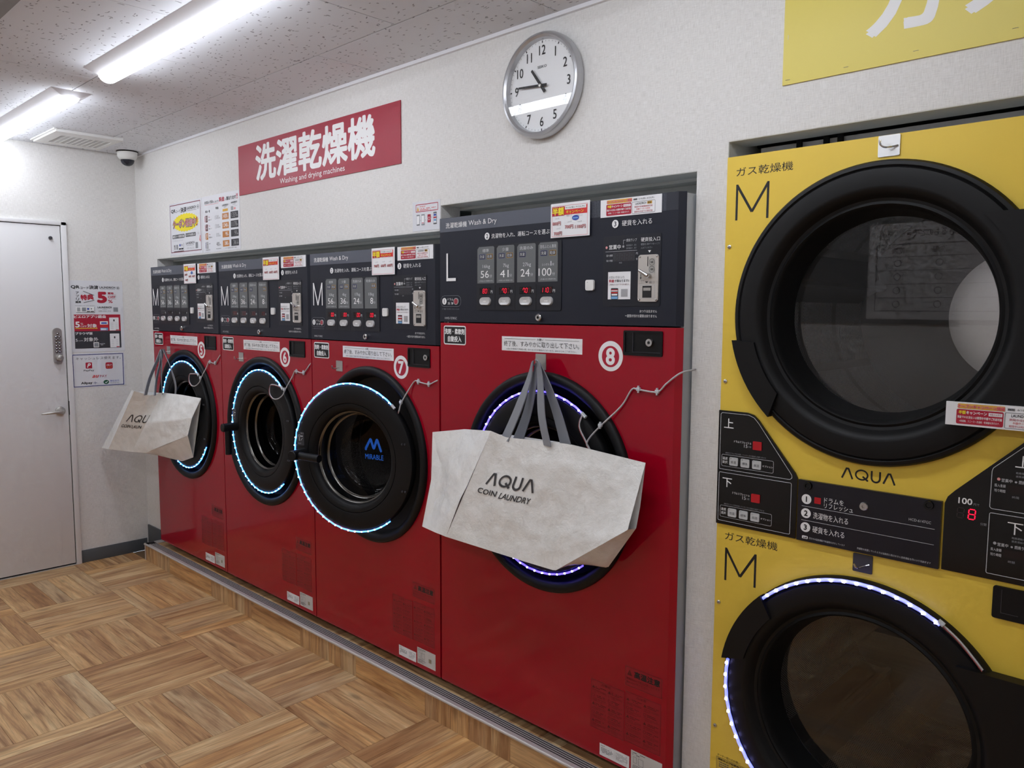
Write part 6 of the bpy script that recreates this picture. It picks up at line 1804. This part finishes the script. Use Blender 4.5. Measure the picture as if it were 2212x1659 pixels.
q = MB(); ribbon(q, [(3.262, -0.156, 1.09), (3.29, -0.13, 1.18), (3.312, -0.1, 1.28), (3.318, -0.09, 1.334), (3.326, -0.092, 1.34)], [(0.0243, -0.006, 0.002), (0.0203, -0.004, 0.004), (0.0108, -0.008, 0.0), (0.0068, -0.01, 0)], STRAP); q.build('handle', tb)
q = MB(); ribbon(q, [(3.436, -0.148, 1.095), (3.4, -0.135, 1.18), (3.365, -0.105, 1.29), (3.345, -0.094, 1.34), (3.33, -0.09, 1.345)], [(0.0175, -0.004, 0.0), (0.0189, -0.006, 0.001), (0.0162, -0.01, 0.0), (0.0081, -0.01, 0)], STRAP); q.build('handle', tb)
q = MB(); ribbon(q, [(3.262, -0.094, 1.085), (3.30, -0.09, 1.18), (3.325, -0.085, 1.29), (3.33, -0.084, 1.334)], [(0.0243, 0, 0.004), (0.0175, -0.004, 0.0), (0.0108, -0.008, 0.0)], STRAP); q.build('handle', tb)
q = MB(); ribbon(q, [(3.475, -0.105, 1.085), (3.43, -0.095, 1.18), (3.375, -0.088, 1.28), (3.338, -0.084, 1.338)], [(0.0216, 0, 0.0), (0.0203, -0.004, 0.0), (0.0135, -0.008, 0.0)], STRAP); q.build('handle', tb)

V = dict(LT=(0.584, -0.270, 1.055), L1=(0.612, -0.200, 1.028), C=(0.610, -0.130, 1.038), RT=(0.983, -0.085, 1.034), R1=(0.910, -0.130, 0.834), BC=(0.493, -0.190, 0.696), B1=(0.408, -0.230, 0.696), BL=(0.252, -0.300, 0.701), BT=(0.085, -0.28, 0.683), Cm=(0.614, -0.180, 0.953), Cb=(0.552, -0.200, 0.875), G1=(0.855, -0.080, 0.705), G2=(0.724, -0.085, 0.666))
tb = empty('tote_bag', (0.6, -0.15, 0.666), 'pale grey laundry tote bag hanging on the leftmost washer, near the corner', 'bag', 'laundry tote bags on hooks')
lf = Patch([[V['LT'], V['L1'], V['C']], [(0.42, -0.285, 0.88), (0.49, -0.24, 0.875), V['Cb']], [V['BL'], V['B1']]], 0.005, 21.0, 30, 40)
lf.nrm = lambda s, t: Vector((0.45, -0.85, 0.2)).normalized()
q = MB(); lf.mesh(q, BAG); q.build('front_face', tb)
pt = Patch([[V['C'], (0.8, -0.11, 1.04), V['RT']], [V['Cb'], (0.76, -0.17, 0.9), (0.945, -0.12, 0.93)], [V['B1'], V['BC'], (0.7, -0.165, 0.765), V['R1']]], 0.007, 25.0, 40, 40)
q = MB(); pt.mesh(q, BAG); q.build('front_face_fold', tb)
pt = Patch([[V['B1'], V['BC'], V['R1']], [(0.45, -0.15, 0.683), V['G2'], V['G1']]], 0.003, 29.0, 26, 14)
q = MB(); pt.mesh(q, BAG); q.build('base_fold', tb)
pt = Patch([[V['LT'], (0.36, -0.20, 1.04)], [V['BL'], V['BT']]], 0.003, 31.0, 12, 24)
q = MB(); pt.mesh(q, BAG); q.build('side_gusset', tb)
pt = Patch([[(0.38, -0.17, 1.03), (0.6, -0.088, 1.03), V['RT']], [V['BT'], (0.45, -0.15, 0.683), V['G2'], V['G1']]], 0.002, 33.0, 20, 20)
q = MB(); pt.mesh(q, BAG); q.build('back_face', tb)
pr = Print((0, 0, 0), (1, 0, 0), (0, 0, 1), (0, -1, 0)); pr.fn = lambda u, v, L: tuple(lf(u / 0.17, v / 0.37, 0.0022))
pr.aqua(0.035, 0.188, 0.225, 0.14, BAGINK, 1, t=0.007, last=False)
pr.text('COIN LAUN', 0.02, 0.225, 0.155, 0.206, BAGINK, 1, bold=0.02, res=3)
pr.build('brand_print', tb)
H5 = (0.521, -0.087, 1.262)
q = MB(); ribbon(q, [(0.645, -0.235, 1.035), (0.62, -0.2, 1.12), (0.565, -0.13, 1.22), (0.525, -0.092, 1.268)], [(0.012, -0.012, 0.0), (0.01, -0.012, 0.0), (0.004, -0.012, 0)], STRAP); q.build('handle', tb)
q = MB(); ribbon(q, [(0.655, -0.19, 1.03), (0.625, -0.165, 1.12), (0.57, -0.115, 1.22), (0.527, -0.09, 1.27)], [(0.014, -0.01, 0.0), (0.012, -0.01, 0.0), (0.004, -0.012, 0)], STRAP); q.build('handle', tb)
q = MB(); ribbon(q, [(0.635, -0.142, 1.03), (0.60, -0.13, 1.12), (0.565, -0.11, 1.23), (0.53, -0.092, 1.272)], [(0.016, -0.008, 0.0), (0.022, -0.006, 0.0), (0.012, -0.012, 0)], STRAP); q.build('handle', tb)
q = MB(); ribbon(q, [(0.7, -0.1, 1.02), (0.72, -0.105, 1.09), (0.65, -0.1, 1.18), (0.54, -0.088, 1.272)], [(0.016, -0.004, 0.0), (0.02, -0.004, 0.0), (0.012, -0.01, 0)], STRAP); q.build('handle', tb)

m = MB(); m.box(1.6, 5.4, YB + 0.0005, YB + 0.012, 1.42, 2.2, mat('board_grey', (120, 122, 124), 0.7), 0.002)  # added grey board, makes the upper part of the dryer glass reflection darker
tag(m.build('reflection_dark_board'), 'wide grey board added on the unseen opposite wall to darken the dryer glass reflection', 'board')
# ------------------------------------------------------------------ posters on the opposite wall (seen mirrored in the dryer glass)
def backsheet(x0, z0, x1, z1, label):
    o = empty('poster', ((x0 + x1) / 2, YB, z0), label, 'poster')
    q = MB(); q.box(x0, x1, YB + 0.0124, YB + 0.0134, z0, z1, PAPER); q.build('sheet', o)
    return o, Print((x1, YB + 0.0134, 0.1), (-1, 0, 0), (0, 0, 1), (0, 1, 0))
o, pr = backsheet(3.05, 1.45, 3.85, 2.05, 'chart of washable items on the opposite wall, mirrored in the dryer glass')
pr.text('洗濯・乾燥できるものとできないもの', 0.06, 1.86, 0.74, 1.91, INKG, 1)
pr.frame(0.05, 1.4, 0.75, 1.82, 0.004, INKG, 1)
for k in range(4):
    pr.line((0.05, 1.74 - k * 0.085), (0.75, 1.74 - k * 0.085), 0.003, INKG, 1)
    pr.ring(0.38, 1.70 - k * 0.085, 0.022, 0.004, INKG, 1); pr.ring(0.62, 1.70 - k * 0.085, 0.022, 0.004, INKG, 1)
pr.text('洗濯', 0.34, 1.76, 0.42, 1.8, INKG, 1); pr.text('乾燥', 0.58, 1.76, 0.66, 1.8, INKG, 1)
pr.build('artwork', o)
o, pr = backsheet(3.95, 1.45, 4.4, 2.05, 'red and white discount poster on the opposite wall, mirrored in the dryer glass')
pr.text('QRコード決済', 0.03, 1.87, 0.42, 1.92, INK, 1, bold=0.03); pr.text('特典', 0.05, 1.74, 0.19, 1.82, PRED, 1, bold=0.04); pr.text('5', 0.23, 1.71, 0.31, 1.84, PRED, 1, bold=0.05); pr.text('OFF', 0.33, 1.76, 0.42, 1.79, PRED, 1)
pr.rect(0.03, 1.5, 0.42, 1.64, PRED, 1); pr.rect(0.03, 1.37, 0.42, 1.5, PCHAR, 1); pr.text('対象', 0.1, 1.53, 0.28, 1.6, WHITE, 2); pr.text('対象外', 0.1, 1.4, 0.3, 1.47, WHITE, 2)
pr.build('artwork', o)

# remove the typesetting helper, keep weak emitters out of light sampling
bpy.data.objects.remove(FO); bpy.data.curves.remove(FC)
for m_ in (REDLED, DIMLED, BLUELOGO):
    try: m_.cycles.emission_sampling = 'NONE'
    except Exception: pass
for m_ in (LEDCD, LEDVD):
    try: m_.cycles.emission_sampling = 'NONE'
    except Exception: pass
